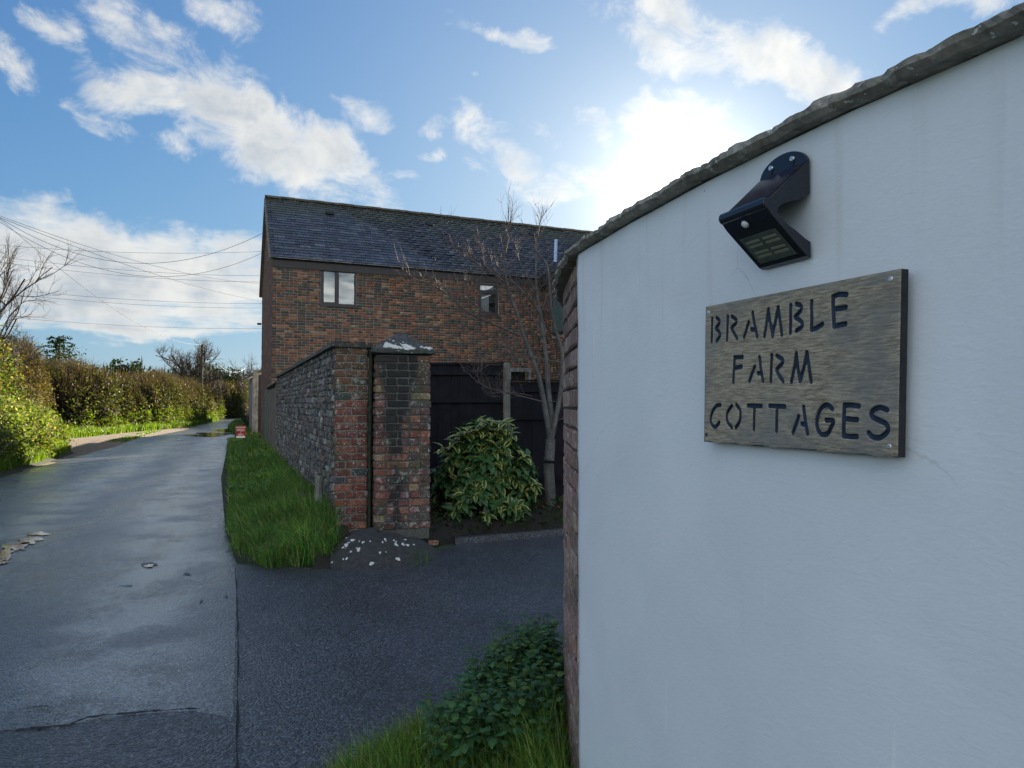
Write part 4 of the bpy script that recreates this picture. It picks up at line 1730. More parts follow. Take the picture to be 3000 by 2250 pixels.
# ================================================================== PILLAR
print('pillar')
PA = R(16)
pd = Vector((math.cos(PA), math.sin(PA)))
pn = Vector((-pd.y, pd.x))
PW = .56
PC0 = Vector((-1.362, 7.07))
PZ0 = .20
pil = thing('brick_pillar', 'tall black-stained red brick gate pillar with lichened stone cap', 'pillar', (PC0.x, PC0.y, PZ0))
NC = 23
CH = (1.95 - PZ0) / NC
pcore = mesh('pillar_core', *obox(PC0, pd, .014, PW - .014, .014, PW - .014, PZ0 - .1, 1.95), M['mortar_dark'], pil)
PB = []
corners = [(PC0, pd), (PC0 + pd * PW, pn), (PC0 + pd * PW + pn * PW, -pd), (PC0 + pn * PW, -pn)]
for ci, (c, d) in enumerate(corners):
    for k in range(NC):
        # pinwheel: each side carries bricks from w to PW or 0 to PW-w alternately
        x0, x1 = (0.0, PW - .1) if (k + ci) % 2 == 0 else (.1, PW)
        x0, x1 = (0.0, PW - .102) if k % 2 == 0 else (.102, PW)
        if k % 2 == 0:
            cuts = random.choice([[.228, .343], [.115, .343], [.228, .343]])
        else:
            cuts = random.choice([[.217, .332], [.217, .445], [.332, .445]])
        if random.random() < .12:
            cuts = [c_ + random.uniform(-.02, .02) for c_ in cuts]
        xs = [x0] + cuts + [x1]
        nl = Vector((-d.y, d.x))
        for q in range(len(xs) - 1):
            w_ = .1
            xm = (xs[q] + xs[q + 1]) / 2
            rough = random.uniform(-.006, .004)
            cc = c + d * xm + nl * (w_ / 2 - rough)
            PB.append(dict(c=Vector((cc.x, cc.y, PZ0 + (k + .5) * CH + random.uniform(-.002, .002))), ang=math.atan2(d.y, d.x), l=xs[q + 1] - xs[q] - .010 - random.uniform(0, .006), h=CH - .011 - random.uniform(0, .005), w=w_, col=pick(PAL_PILLAR), d=d, n=-nl))
# shift every second course seam at corners by swapping which side owns the corner
emit_bricks(pcore, M['brick_pillar'], PB, 320, None)
cc = PC0 + pd * PW / 2 + pn * PW / 2
capv, capf = [], []
prof = [(.300, 1.962), (.322, 1.972), (.325, 2.002), (.312, 2.014), (.21, 2.085), (.10, 2.155), (.025, 2.198)]
N_ = 5
for (r_, z) in prof:
    ring = []
    for s in range(4):
        d0 = [(-1, -1), (1, -1), (1, 1), (-1, 1)][s]
        d1 = [(1, -1), (1, 1), (-1, 1), (-1, -1)][s]
        for q in range(N_):
            t = q / N_
            x = d0[0] + (d1[0] - d0[0]) * t
            y = d0[1] + (d1[1] - d0[1]) * t
            rr = r_ * (1 - .03 * (1 - abs(2 * t - 1)) * 0)
            q2 = cc + pd * (x * rr) + pn * (y * rr)
            ring.append((q2.x + random.uniform(-.006, .006), q2.y + random.uniform(-.006, .006), z + random.uniform(-.006, .006)))
    capv += ring
n4 = 4 * N_
for i in range(len(prof) - 1):
    for q in range(n4):
        capf.append((i * n4 + q, i * n4 + (q + 1) % n4, (i + 1) * n4 + (q + 1) % n4, (i + 1) * n4 + q))
capf.append(tuple(range(n4 - 1, -1, -1)))
capf.append(tuple((len(prof) - 1) * n4 + q for q in range(n4)))
cap = mesh('cap', capv, capf, M['slab'], pil)
cap.color = (.045, .050, .050, 1)


def lichen_patch(parent, c, n, r, seed, hgt=.006, ex=1.0):
    rr = random.Random(seed)
    n = Vector(n).normalized()
    a = n.cross(Vector((0, 0, 1)))
    if a.length < .05:
        a = Vector((1, 0, 0))
    a.normalize()
    b = n.cross(a)
    V = [Vector(c) + n * hgt]
    m = 16
    ph = [rr.uniform(0, 6.28) for _ in range(4)]
    for ring, (rs, hz) in enumerate(((.55, 1.0), (.9, .7), (1.0, -.6))):
        for k in range(m):
            t = 2 * math.pi * k / m
            s = 1 + .22 * math.sin(2 * t + ph[0]) + .16 * math.sin(3 * t + ph[1]) + .12 * math.sin(6 * t + ph[2])
            V.append(Vector(c) + a * (math.cos(t) * r * rs * s * ex) + b * (math.sin(t) * r * rs * s) + n * (hgt * hz + rr.uniform(-.0015, .0015)))
    F = [(0, 1 + k, 1 + (k + 1) % m) for k in range(m)]
    for ring in range(2):
        for k in range(m):
            F.append((1 + ring * m + k, 1 + (ring + 1) * m + k, 1 + (ring + 1) * m + (k + 1) % m, 1 + ring * m + (k + 1) % m))
    return mesh('lichen_patch', V, F, M['lichen'], parent)


# lichen on the front slope of the cap
fn = (-pn * .5).to_3d() + Vector((0, 0, .86))
fn.normalize()


def cap_pt(u, t):
    r_ = .31 + (.10 - .31) * t
    z = 2.014 + (2.155 - 2.014) * t
    q = cc + pd * (u * r_) - pn * r_
    return Vector((q.x, q.y, z))


for i, (u, t, r_, ex) in enumerate([(-.62, .26, .030, 1.3), (-.45, .20, .026, 1.4), (-.72, .38, .020, .8), (-.30, .10, .022, 1.5), (-.16, .06, .020, 1.3), (.12, .14, .040, 1.15), (.30, .03, .015, 1.6), (.80, .08, .024, 1.6), (.66, .16, .014, 1), (-.5, .6, .009, 1), (.02, .5, .007, 1), (-.1, .34, .008, 1)]):
    lichen_patch(cap, cap_pt(u, t), fn, r_ * 1.35, i, .008, ex)

# low lichened stone at the foot
ST = Vector((-1.28, 6.78))
stn = thing('corner_stone', 'low rounded dark stone dotted with white lichen under the brick pillar', 'stone', (ST.x, ST.y, 0))
sv, sf = [], []
NU, NV = 40, 12


def stone_pt(t, q):
    """t angle, q 0 centre .. 1 rim"""
    rx, ry = .60, .50
    s = 1 + .05 * math.sin(3 * t + 1) + .03 * math.sin(7 * t)
    x = ST.x + math.cos(t) * rx * s * q
    y = ST.y + math.sin(t) * ry * s * q
    z = .27 * (1 - q ** 2.0) ** .9 - .02 if q < 1 else -.03
    z += (.022 * math.sin(9 * x + 4 * y) + .016 * math.sin(17 * y - 13 * x) + .010 * math.sin(31 * x + 5)) * (1 - q * q)
    return Vector((x, y, z))


for j in range(NV + 1):
    for i in range(NU):
        v = stone_pt(2 * math.pi * i / NU, j / NV)
        sv.append(v + Vector((0, 0, random.uniform(-.004, .004))))
for j in range(NV):
    for i in range(NU):
        sf.append((j * NU + i, (j + 1) * NU + i, (j + 1) * NU + (i + 1) % NU, j * NU + (i + 1) % NU))
sb = mesh('stone', sv, sf, M['boulder'], stn, smooth=True)
sb.color = (.030, .033, .035, 1)
rs = random.Random(3)
for i in range(36):
    t = rs.uniform(math.pi + .2, 2 * math.pi - .25)
    q = rs.choice([rs.uniform(.45, .7), rs.uniform(.4, .9)])
    p0 = stone_pt(t, q)
    n0 = (stone_pt(t + .05, q) - p0).cross(stone_pt(t, q + .03) - p0)
    if n0.z < 0:
        n0 = -n0
    lichen_patch(stn, p0, n0, rs.choice([.006, .008, .010, .013, .02]), i + 50, .003)

# ================================================================== FENCE
print('fence')
FZ = .12
fence = thing('board_fence', 'black stained vertical board fence panel between brick pillar and grey post', 'fence', (-1.7, 9.8, FZ))


def P_at(px, Y):
    return (px - 1500) / FPX * Y


def panel(th, x0, x1, Y0, Y1, top, bw=.15):
    n = max(2, int(round((x1 - x0) / bw)))
    for k in range(n):
        a = x0 + (x1 - x0) * k / n
        b = x0 + (x1 - x0) * (k + 1) / n
        ya = Y0 + (Y1 - Y0) * k / n
        dz = random.uniform(-.004, .004)
        yo = (.0 if k % 2 else -.014)
        mesh('board', *box_vf(a + (.002 if k % 2 else -.012), b - (.002 if k % 2 else -.012), ya + yo, ya + yo + .013, FZ, top + dz), M['fence'], th)
    for z in (FZ + .3, top - .72 + .2, top - .14):
        mesh('rail', *box_vf(x0, x1, (Y0 + Y1) / 2 - .055, (Y0 + Y1) / 2 - .016, z, z + .05), M['fence'], th)
    mesh('capping', *box_vf(x0 - .01, x1 + .01, (Y0 + Y1) / 2 - .06, (Y0 + Y1) / 2 + .03, top + .006, top + .03), M['fence'], th)


FY = 9.8
top1 = P(1400, 1069, FY).z
top2 = P(1560, 1119, FY).z
panel(fence, -1.9, P_at(1474, FY), FY, FY, top1)
fence2 = thing('board_fence', 'lower black board fence panel behind the bare cherry tree', 'fence', (.0, FY, FZ))
panel(fence2, P_at(1497, FY), 2.9, FY, FY, top2)
px0, px1 = P_at(1475.5, FY - .06), P_at(1495, FY - .06)
v, f = chamfer_box(px1 - px0, .095, P(1480, 1064, FY).z + .2, .008, .001)
cz = (P(1480, 1064, FY).z - .2) / 2
post = mesh('fence_post', [(q[0] + (px0 + px1) / 2, q[1] + FY - .02, q[2] + cz) for q in v], f, M['post'])
tag(post, 'square weathered grey wooden post joining the two black fence panels', 'post')

# stakes on the verge
for (bx, by, tx, ty, Y, w_, lb) in ((930, 1500, 937, 1393, 7.35, .045, 'pale leaning wooden stake in the grass by the brick quoins'), (893, 1490, 886, 1440, 7.7, .035, 'short dark broken stake stump in the grass, left of the pale stake')):
    b_ = P(bx, by, Y)
    t_2 = P(tx, ty, Y + .03)
    v, f = tube([b_ - Vector((0, 0, .1)), b_.lerp(t_2, .5), t_2], [w_, w_ * .96, w_ * .85], 7)
    o = mesh('wooden_stake', v, f, M['post'] if w_ > .04 else M['boulder'])
    o.color = (.06, .055, .05, 1)
    tag(o, lb, 'stake')

# ================================================================== CURVED WHITE WALL
print('white wall')
S = .88
plan = [(2.3, -1.9), (1.75, -.9), (1.32, -.1), (1.03, .52), (.795, 1.10), (.60, 1.555), (.409, 2.14), (.262, 2.70), (.250, 2.84), (.247, 3.02), (.249, 3.3), (.256, 3.6), (.30, 4.05), (.42, 4.5), (.60, 4.9)]
plan = [Vector((x * S, y * S)) for x, y in plan]
curve3 = bez([p.to_3d() for p in plan], 10)
# arc-length resample
cum = [0]
for i in range(1, len(curve3)):
    cum.append(cum[-1] + (curve3[i] - curve3[i - 1]).length)


def cpt(s):
    s = max(0, min(cum[-1] - 1e-6, s))
    lo, hi = 0, len(cum) - 1
    while hi - lo > 1:
        m_ = (lo + hi) // 2
        if cum[m_] <= s:
            lo = m_
        else:
            hi = m_
    t = (s - cum[lo]) / max(1e-9, cum[hi] - cum[lo])
    p = curve3[lo].lerp(curve3[hi], t)
    return Vector((p.x, p.y))


def cfr(s):
    t = (cpt(s + .02) - cpt(s - .02)).normalized()
    return cpt(s), t, Vector((-t.y, t.x))       # point, tangent (far-wards), outward normal (to the lane side)


def s_at_Y(Y):
    for i in range(len(cum)):
        if curve3[i].y >= Y:
            return cum[i - 1] + (cum[i] - cum[i - 1]) * (Y - curve3[i - 1].y) / (curve3[i].y - curve3[i - 1].y)
    return cum[-1]


def s_at_px(px):
    """arc length where the face crosses the vertical plane through pixel column px"""
    k = (px - 1500) / FPX
    best = None
    for i in range(1, len(cum)):
        a_ = curve3[i - 1]
        b_ = curve3[i]
        fa, fb_ = a_.x - k * a_.y, b_.x - k * b_.y
        if a_.y > .1 and fa * fb_ <= 0:
            return cum[i - 1] + (cum[i] - cum[i - 1]) * fa / (fa - fb_)
    return best


TOP = CAMZ + .509
TW = .23
sE = s_at_px(1691)
ww_ = thing('curved_wall', 'curved white painted entrance wall with rough stone coping', 'wall', (.5, 1.6, 0))


def swept(s0, s1, o0, o1, z0, z1, n=60, nz=1, dz=None):
    """solid band following the wall curve between offsets o0 (outer, +out) and o1"""
    V, F = [], []
    for i in range(n + 1):
        s = s0 + (s1 - s0) * i / n
        c, t, nn = cfr(s)
        for (o_, z) in ((o0, z0), (o0, z1), (o1, z1), (o1, z0)):
            q = c + nn * o_
            V.append((q.x, q.y, z))
    for i in range(n):
        for k in range(4):
            k2 = (k + 1) % 4
            F.append((i * 4 + k, (i + 1) * 4 + k, (i + 1) * 4 + k2, i * 4 + k2))
    F.append((0, 1, 2, 3))
    F.append((n * 4 + 3, n * 4 + 2, n * 4 + 1, n * 4))
    return V, F


def make_render_face():
    n = 150
    nzz = 60
    V, F = [], []
    rr = random.Random(5)
    for i in range(n + 1):
        s = 0 + sE * i / n
        c, t, nn = cfr(s)
        for k in range(nzz + 1):
            z = -.05 + (TOP + .05) * k / nzz
            o_ = .0018 * float(vnoise(s * 14, z * 14, 2)) + .0035 * float(vnoise(s * 2.5, z * 2.5, 5))
            if i == n:
                o_ += .002 * float(vnoise(z * 40, 1)) - .004
            q = c + nn * o_ + (t * .004 * float(vnoise(z * 23, 3)) if i == n else Vector((0, 0)))
            V.append((q.x, q.y, z))
    m_ = nzz + 1
    for i in range(n):
        for k in range(nzz):
            F.append((i * m_ + k, (i + 1) * m_ + k, (i + 1) * m_ + k + 1, i * m_ + k + 1))
    # thickness at the free edge
    b0 = len(V)
    c, t, nn = cfr(sE)
    for k in range(m_):
        z = -.05 + (TOP + .05) * k / nzz
        q = c - nn * .02
        V.append((q.x, q.y, z))
    for k in range(nzz):
        F.append((n * m_ + k, b0 + k, b0 + k + 1, n * m_ + k + 1))
    return mesh('render_coat', V, F, M['render'], ww_, smooth=True)


make_render_face()
wcore = mesh('wall_core', *swept(0, cum[-1] - .01, -.022, -TW, -.1, TOP - .001, 90), M['mortar_end'], ww_)
# bare bricks beyond the end of the render
ch = .0745
s_end = cum[-1] - .05
for k in range(26):
    z = .02 + (k + .5) * ch
    if z > TOP - .03:
        break
    s = sE + .008 + (0 if k % 2 else -.0)
    first = True
    while s < s_end:
        l = .105 if (first and k % 2) else (.215 if random.random() > .25 else .105)
        first = False
        c, t, nn = cfr(s + l / 2)
        q = c - nn * (.05 + .006 + random.uniform(-.003, .003))
        place_brick(wcore, M['brick_end'], (q.x, q.y, z), math.atan2(t.y, t.x), l, .1, ch - .010, pick(PAL_END), .006)
        s += l + .010
# coping stones
s = .2
k = 0
M['coping_edge'] = M['coping']
while s < cum[-1] - .02:
    l = random.uniform(.38, .62)
    if s + l > cum[-1]:
        l = cum[-1] - s
    n = max(8, int(l / .012))
    V, F = [], []
    off_s = random.uniform(-.006, .006)
    zo_ = random.uniform(0, .004)
    thk_ = random.uniform(.85, 1.1)
    for i in range(n + 1):
        ss = s + .002 + (l - .004) * i / n
        c, t, nn = cfr(ss)
        e1 = .038 + off_s + .003 * math.sin(ss * 31) + .0015 * math.sin(ss * 77 + 1) + random.uniform(-.0008, .0008)
        hz = .0 + .002 * math.sin(ss * 19 + 1) + .0010 * math.sin(ss * 57)
        tz_ = .031 * thk_ + .0035 * math.sin(ss * 23 + 2) + .0015 * math.sin(ss * 83) + random.uniform(-.0012, .0012)
        ring = [(e1 - .012, .0 + hz * .4), (e1 + random.uniform(-.002, .002), .010 + hz), (e1 - .002 + random.uniform(-.004, .003), .022 + hz), (e1 - .012 + random.uniform(-.004, .003), tz_ * .92), (e1 - .034, tz_ + .004), (-.10, .045), (-TW - .03, .030), (-TW - .03, 0)]
        for (o_, z) in ring:
            q = c + nn * o_
            V.append((q.x, q.y, TOP + z + zo_))
    m_ = 8
    for i in range(n):
        for q in range(m_):
            q2 = (q + 1) % m_
            F.append((i * m_ + q, (i + 1) * m_ + q, (i + 1) * m_ + q2, i * m_ + q2))
    F.append(tuple(range(m_)))
    F.append(tuple(n * m_ + q for q in range(m_ - 1, -1, -1)))
    o = mesh('coping_stone', V, F, M['coping'], ww_)
    fix_normals(o.data)
    k_ = random.uniform(.85, 1.15)
    o.color = (.23 * k_, .215 * k_, .18 * k_, 1)
    s += l
    k += 1

# ------------------------------------------------------------------ name board on the wall
print('sign')
sL, sR = s_at_px(2064), s_at_px(2641)
pL, pR = cpt(sL), cpt(sR)
tdir = (pR - pL).normalized()                 # towards the camera (right in the picture)
nout = Vector((tdir.y, -tdir.x))
if nout.x > 0:
    nout = -nout
# chord touches the wall at both ends? the wall bows outwards: push the board clear of it
bow = 0
for i in range(20):
    q = cpt(sL + (sR - sL) * i / 19)
    bow = max(bow, (q - pL).dot(nout))
TB = .016
O_ = pL + nout * (bow + .002)
board = thing('name_board', 'weathered wooden board carved BRAMBLE FARM COTTAGES screwed to the white wall', 'sign', (O_.x, O_.y, 1.3))


def plane_uv(px, py, off=TB):
    """pixel -> (u along board, z) on the board's front face"""
    r = ray(px, py)
    o2 = O_ + nout * off
    det = tdir.x * (-r.y) - tdir.y * (-r.x)
    a_ = (-o2.x * (-r.y) - (-o2.y) * (-r.x)) / det
    k_ = (tdir.x * (-o2.y) - tdir.y * (-o2.x)) / det
    return a_, CAMZ + r.z * k_


TL, TR, BR_, BL_ = plane_uv(2067, 899), plane_uv(2640, 787), plane_uv(2630, 1341), plane_uv(2062, 1294)
print('board', TL, TR, BR_, BL_)


def cv(x, y):
    return plane_uv(2050 + x / 3.2524, 850 + y / 3.2524)


ST_ = [
    [(115, 272), (112, 380), (108, 492)], [(158, 268), (183, 290), (178, 325), (150, 362)], [(150, 372), (182, 400), (186, 440), (155, 487)],
    [(264, 252), (260, 360), (254, 478)], [(302, 252), (342, 282), (340, 318), (300, 356)], [(298, 364), (322, 410), (350, 460)],
    [(462, 308), (440, 375), (418, 448)], [(500, 218), (518, 330), (542, 442)], [(486, 372), (510, 378)],
    [(650, 182), (632, 310), (612, 438)], [(652, 215), (668, 320), (690, 436)], [(742, 165), (722, 270), (694, 400)], [(745, 172), (760, 300), (778, 425)],
    [(862, 146), (860, 270), (858, 408)], [(915, 132), (958, 150), (962, 190), (905, 255)], [(905, 262), (962, 300), (968, 350), (915, 388)],
    [(1062, 110), (1062, 250), (1060, 378), (1110, 362), (1165, 325)],
    [(1395, 42), (1320, 42), (1265, 62), (1268, 200), (1275, 345), (1385, 322)], [(1275, 182), (1330, 176), (1388, 165)],
    [(405, 640), (328, 642), (322, 760), (315, 880)], [(335, 742), (395, 730)],
    [(520, 730), (498, 790), (468, 868)], [(565, 640), (578, 750), (598, 866)], [(552, 792), (572, 794)],
    [(682, 620), (678, 740), (672, 868)], [(732, 628), (782, 660), (782, 698), (728, 758)], [(728, 766), (752, 815), (788, 868)],
    [(916, 604), (898, 730), (868, 874)], [(918, 625), (930, 740), (950, 868)], [(1016, 594), (992, 720), (958, 850)], [(1018, 600), (1036, 730), (1056, 872)],
    [(192, 1095), (150, 1108), (108, 1185), (102, 1260), (140, 1308), (182, 1262)],
    [(302, 1104), (262, 1165), (256, 1245), (302, 1312)], [(345, 1094), (382, 1150), (376, 1250), (338, 1312)],
    [(455, 1100), (520, 1103), (582, 1106)], [(516, 1110), (514, 1220), (512, 1328)],
    [(660, 1104), (730, 1108), (806, 1110)], [(732, 1115), (729, 1230), (726, 1342)],
    [(938, 1205), (915, 1275), (884, 1358)], [(985, 1114), (1000, 1240), (1022, 1366)], [(970, 1276), (992, 1280)],
    [(1258, 1132), (1212, 1096), (1155, 1122), (1120, 1205), (1114, 1300), (1150, 1372), (1212, 1368), (1248, 1305), (1268, 1248), (1200, 1240)],
    [(1512, 1106), (1440, 1096), (1372, 1098), (1368, 1250), (1366, 1390), (1430, 1396), (1492, 1396)], [(1400, 1228), (1450, 1234), (1494, 1236)],
    [(1778, 1142), (1710, 1120), (1645, 1148), (1632, 1200), (1695, 1238), (1772, 1278), (1786, 1345), (1715, 1405), (1645, 1400), (1605, 1362)],
]
segs = []
for st in ST_:
    P2 = [Vector((*cv(*p), 0)) for p in st]
    if len(P2) > 3 and not (st[0][0] in (1395, 405, 1512, 1062)):
        P2 = bez(P2, 4)
    elif len(P2) == 4 and st[0] in ((158, 268), (915, 132)):
        P2 = bez(P2, 4)
    for a_, b_ in zip(P2[:-1], P2[1:]):
        segs.append((a_.x, a_.y, b_.x, b_.y))
segs = np.array(segs)
NU_, NV_ = 470, 280
uu = np.linspace(0, 1, NU_)
vv_ = np.linspace(0, 1, NV_)
UU, VV = np.meshgrid(uu, vv_)
corn = [np.array(c) for c in (BL_, BR_, TR, TL)]
PX = (1 - UU) * (1 - VV) * corn[0][0] + UU * (1 - VV) * corn[1][0] + UU * VV * corn[2][0] + (1 - UU) * VV * corn[3][0]
PZ = (1 - UU) * (1 - VV) * corn[0][1] + UU * (1 - VV) * corn[1][1] + UU * VV * corn[2][1] + (1 - UU) * VV * corn[3][1]
dmin = np.full(PX.shape, 9.0)
for (x0, z0, x1, z1) in segs:
    dx, dz = x1 - x0, z1 - z0
    L2 = dx * dx + dz * dz + 1e-12
    t = np.clip(((PX - x0) * dx + (PZ - z0) * dz) / L2, 0, 1)
    dd = np.hypot(PX - x0 - t * dx, PZ - z0 - t * dz)
    np.minimum(dmin, dd, out=dmin)
gr = np.clip((.0052 - dmin) / .0020, 0, 1)
gr = gr * gr * (3 - 2 * gr)
edge = np.minimum(np.minimum(UU, 1 - UU) * .55, np.minimum(VV, 1 - VV) * .33)
depth = TB - gr * .0055 - np.clip(.003 - edge, 0, .003) * .5 + .0004 * vnoise(PX * 6, PZ * 160, 2)
# ragged lower edge
rag = np.where(VV < .02, .003 * np.clip(vnoise(PX * 60, 0 * PX, 4), -1, 1), 0)
BX = O_.x + tdir.x * PX + nout.x * depth
BY = O_.y + tdir.y * PX + nout.y * depth
# mesh is built in board-local axes: x along the board, y out of the wall, z up
loc = np.stack([PX, depth, PZ - 1.3 + rag], -1).reshape(-1, 3)
ii = np.arange(NU_ * NV_).reshape(NV_, NU_)
BF = np.stack([ii[:-1, :-1], ii[:-1, 1:], ii[1:, 1:], ii[1:, :-1]], -1).reshape(-1, 4)
me = D.meshes.new('board')
me.vertices.add(len(loc))
me.vertices.foreach_set('co', loc.astype(np.float32).ravel())
me.loops.add(BF.size)
me.loops.foreach_set('vertex_index', BF.astype(np.int32).ravel())
me.polygons.add(len(BF))
me.polygons.foreach_set('loop_start', np.arange(0, BF.size, 4, dtype=np.int32))
me.polygons.foreach_set('loop_total', np.full(len(BF), 4, np.int32))
me.polygons.foreach_set('use_smooth', np.ones(len(BF), bool))
me.update(calc_edges=True)
ga = me.attributes.new('groove', 'FLOAT', 'POINT')
ga.data.foreach_set('value', gr.ravel().astype(np.float32))
me.materials.append(M['sign'])
bface = D.objects.new('board', me)
COL.objects.link(bface)
bface.parent = board
board.rotation_euler = (0, 0, 0)
rotm = Matrix(((tdir.x, nout.x, 0, 0), (tdir.y, nout.y, 0, 0), (0, 0, 1, 0), (0, 0, 0, 1)))
bface.matrix_parent_inverse = Matrix.Identity(4)
bface.matrix_basis = rotm


def bw(u, o_, z):
    q = O_ + tdir * u + nout * o_
    return Vector((q.x, q.y, z))


cs_ = [BL_, BR_, TR, TL]
V = [bw(c[0], TB - .0008, c[1]) for c in cs_] + [bw(c[0], .0, c[1]) for c in cs_]
mesh('board_edge', V, [(4, 5, 1, 0), (5, 6, 2, 1), (6, 7, 3, 2), (7, 4, 0, 3), (7, 6, 5, 4)], M['sign_side'], board)
for (px, py, old) in ((2076, 916, 0), (2609, 817, 0), (2070, 1273, 1), (2605, 1308, 0)):
    u, z = plane_uv(px, py)
    c = bw(u, TB - .001, z)
    v, f = lathe([(.0042, 0), (.0046, .001), (.0036, .0022), (.0020, .0024), (.0016, .0012), (.0003, .001)], c, 14, (nout.x, nout.y, 0))
    mesh('screw', v, f, M['screw_old'] if old else M['screw'], board, label='rusted dark screw' if old else 'bright zinc screw')

# ------------------------------------------------------------------ solar light
print('lamp')
s1_, s0_ = s_at_px(2244), s_at_px(2386)
qa, qb = cpt(s1_), cpt(s0_)                       # far/left end, near/right end
ld = (qb - qa).normalized()
lnrm = Vector((ld.y, -ld.x))
if lnrm.x > 0:
    lnrm = -lnrm
LW = (qb - qa).length
lampO = qa + lnrm * .004
lamp = thing('solar_wall_light', 'black plastic solar wall light with round sensor above the wooden board', 'wall light', (lampO.x, lampO.y, CAMZ + .27))


def lp(a_, n_, z):
    q = lampO + ld * a_ + lnrm * n_
    return Vector((q.x, q.y, CAMZ + z))


outer = [(0, .455)] + [(.008, .449)] + [(.092, .3735)]
for k in range(7):
    th = R(50 - k * 22)
    outer.append((.0965 + .0105 * math.cos(th), .3645 + .0115 * math.sin(th)))
outer += [(.088, .3415), (.010, .2735), (0, .270)]
inner = [(0, .300), (.012, .3055), (.030, .317), (.050, .327), (.066, .337), (.0745, .348), (.0725, .358), (.060, .366), (.042, .372), (.024, .377), (.010, .382), (0, .390)]
prof2 = outer + inner
nP = len(prof2)
V = [lp(0, n_, z) for n_, z in prof2] + [lp(LW, n_, z) for n_, z in prof2]
F = [(k, (k + 1) % nP, nP + (k + 1) % nP, nP + k) for k in range(nP)]
F.append(tuple(range(nP - 1, -1, -1)))
F.append(tuple(nP + k for k in range(nP)))
lb = mesh('body', V, F, M['plastic'], lamp)
fix_normals(lb.data)
bv = lb.modifiers.new('b', 'BEVEL')
bv.width = .0012
bv.segments = 2
bv.limit_method = 'ANGLE'
bv.angle_limit = R(40)
# back plate with round top
V = []
for n_ in (.0, .0055):
    V.append(lp(LW / 2, n_, .44))
    for k in range(17):
        th = math.pi * k / 16
        V.append(lp(LW / 2 + LW / 2 * math.cos(th), n_, .447 + .037 * math.sin(th)))
F = []
for k in range(16):
    F += [(0, 1 + k, 2 + k), (18, 20 + k, 19 + k), (1 + k, 19 + k, 20 + k, 2 + k)]
F += [(0, 18, 19, 1), (0, 17, 35, 18)]
o = mesh('back_plate', V, F, M['plastic'], lamp)
fix_normals(o.data)
for a_ in (.034, .092):
    c = lp(a_, .006, .466)
    v, f = lathe([(.0055, 0), (.0058, .0012), (.0045, .0035), (.0018, .0036), (.0012, .0022)], c, 14, (lnrm.x, lnrm.y, 0))
    mesh('screw', v, f, M['screw'], lamp)
    v, f = tube([lp(a_, .0062, .466 - .005), lp(a_, .0062, .466 - .012)], .0022, 8)
    mesh('screw_slot', v, f, M['slot'], lamp)
# solar cell on the top slope
sl = Vector((.092 - .008, .3735 - .449))
sl_n = Vector((-sl.y, sl.x)).normalized()
if sl_n.y < 0:
    sl_n = -sl_n


def tp(a_, t, h):
    n_ = .008 + sl.x * t + sl_n.x * h
    z = .449 + sl.y * t + sl_n.y * h
    return lp(a_, n_, z)


V = [tp(a_, t, h) for h in (-.001, .0012) for (a_, t) in ((.007, .05), (LW - .007, .05), (LW - .007, .93), (.007, .93))]
o = mesh('solar_panel', V, [(0, 3, 2, 1), (4, 5, 6, 7), (0, 1, 5, 4), (1, 2, 6, 5), (2, 3, 7, 6), (3, 0, 4, 7)], M['solar'], lamp)
fix_normals(o.data)
# underside
ul = Vector((.010 - .088, .2735 - .3415))
un = Vector((ul.y, -ul.x)).normalized()
if un.y > 0:
    un = -un


def up_(a_, t, h):
    n_ = .088 + ul.x * t + un.x * h
    z = .3415 + ul.y * t + un.y * h
    return lp(a_, n_, z)


BXF = [(0, 3, 2, 1), (4, 5, 6, 7), (0, 1, 5, 4), (1, 2, 6, 5), (2, 3, 7, 6), (3, 0, 4, 7)]
V = [up_(a_, t, h) for h in (-.001, .0012) for (a_, t) in ((.014, .26), (LW - .016, .26), (LW - .016, .90), (.014, .90))]
o = mesh('lens', V, BXF, M['led_board'], lamp)
fix_normals(o.data)
for r0 in (.36, .62):
    for c0 in (.024, .070):
        for q in range(2):
            V = [up_(a_, t, h) for h in (.001, .0024) for (a_, t) in ((c0, r0 + q * .10), (c0 + .036, r0 + q * .10), (c0 + .036, r0 + q * .10 + .05), (c0, r0 + q * .10 + .05))]
            o = mesh('led', V, BXF, M['led'], lamp)
            fix_normals(o.data)
c = up_(LW * .46, -.02, .000)
un3 = Vector((lnrm.x * un.x, lnrm.y * un.x, un.y))
v, f = lathe([(.0105, -.001), (.0105, .001), (.0085, .0015)], c, 18, un3)
mesh('sensor_ring', v, f, M['plastic'], lamp)
v, f = lathe([(.0078, .001), (.0074, .0035), (.0058, .0062), (.0032, .0078), (.0006, .0083)], c, 18, un3)
mesh('sensor', v, f, M['sensor'], lamp, smooth=True)
for a_ in (.024, LW - .026):
    v, f = lathe([(.0028, .0), (.0028, .0016), (.0012, .0018)], up_(a_, .95, 0), 10, un3)
    mesh('screw', v, f, M['slot'], lamp)

# ================================================================== TREES
print('trees')


class Tubes:
    def __init__(s):
        s.V = []
        s.F = []
        s.n = 0

    def add(s, pts, radii, sides=5):
        v, f = tube(pts, radii, sides, False)
        s.V += v
        s.F += [tuple(i + s.n for i in q) for q in f]
        s.n += len(v)

    def build(s, name, mat, parent, **kw):
        return big_mesh(name, [tuple(v) for v in s.V], s.F, mat, parent, None, True, **kw)


def rv(sc=1.0):
    return Vector((random.gauss(0, sc), random.gauss(0, sc), random.gauss(0, sc)))


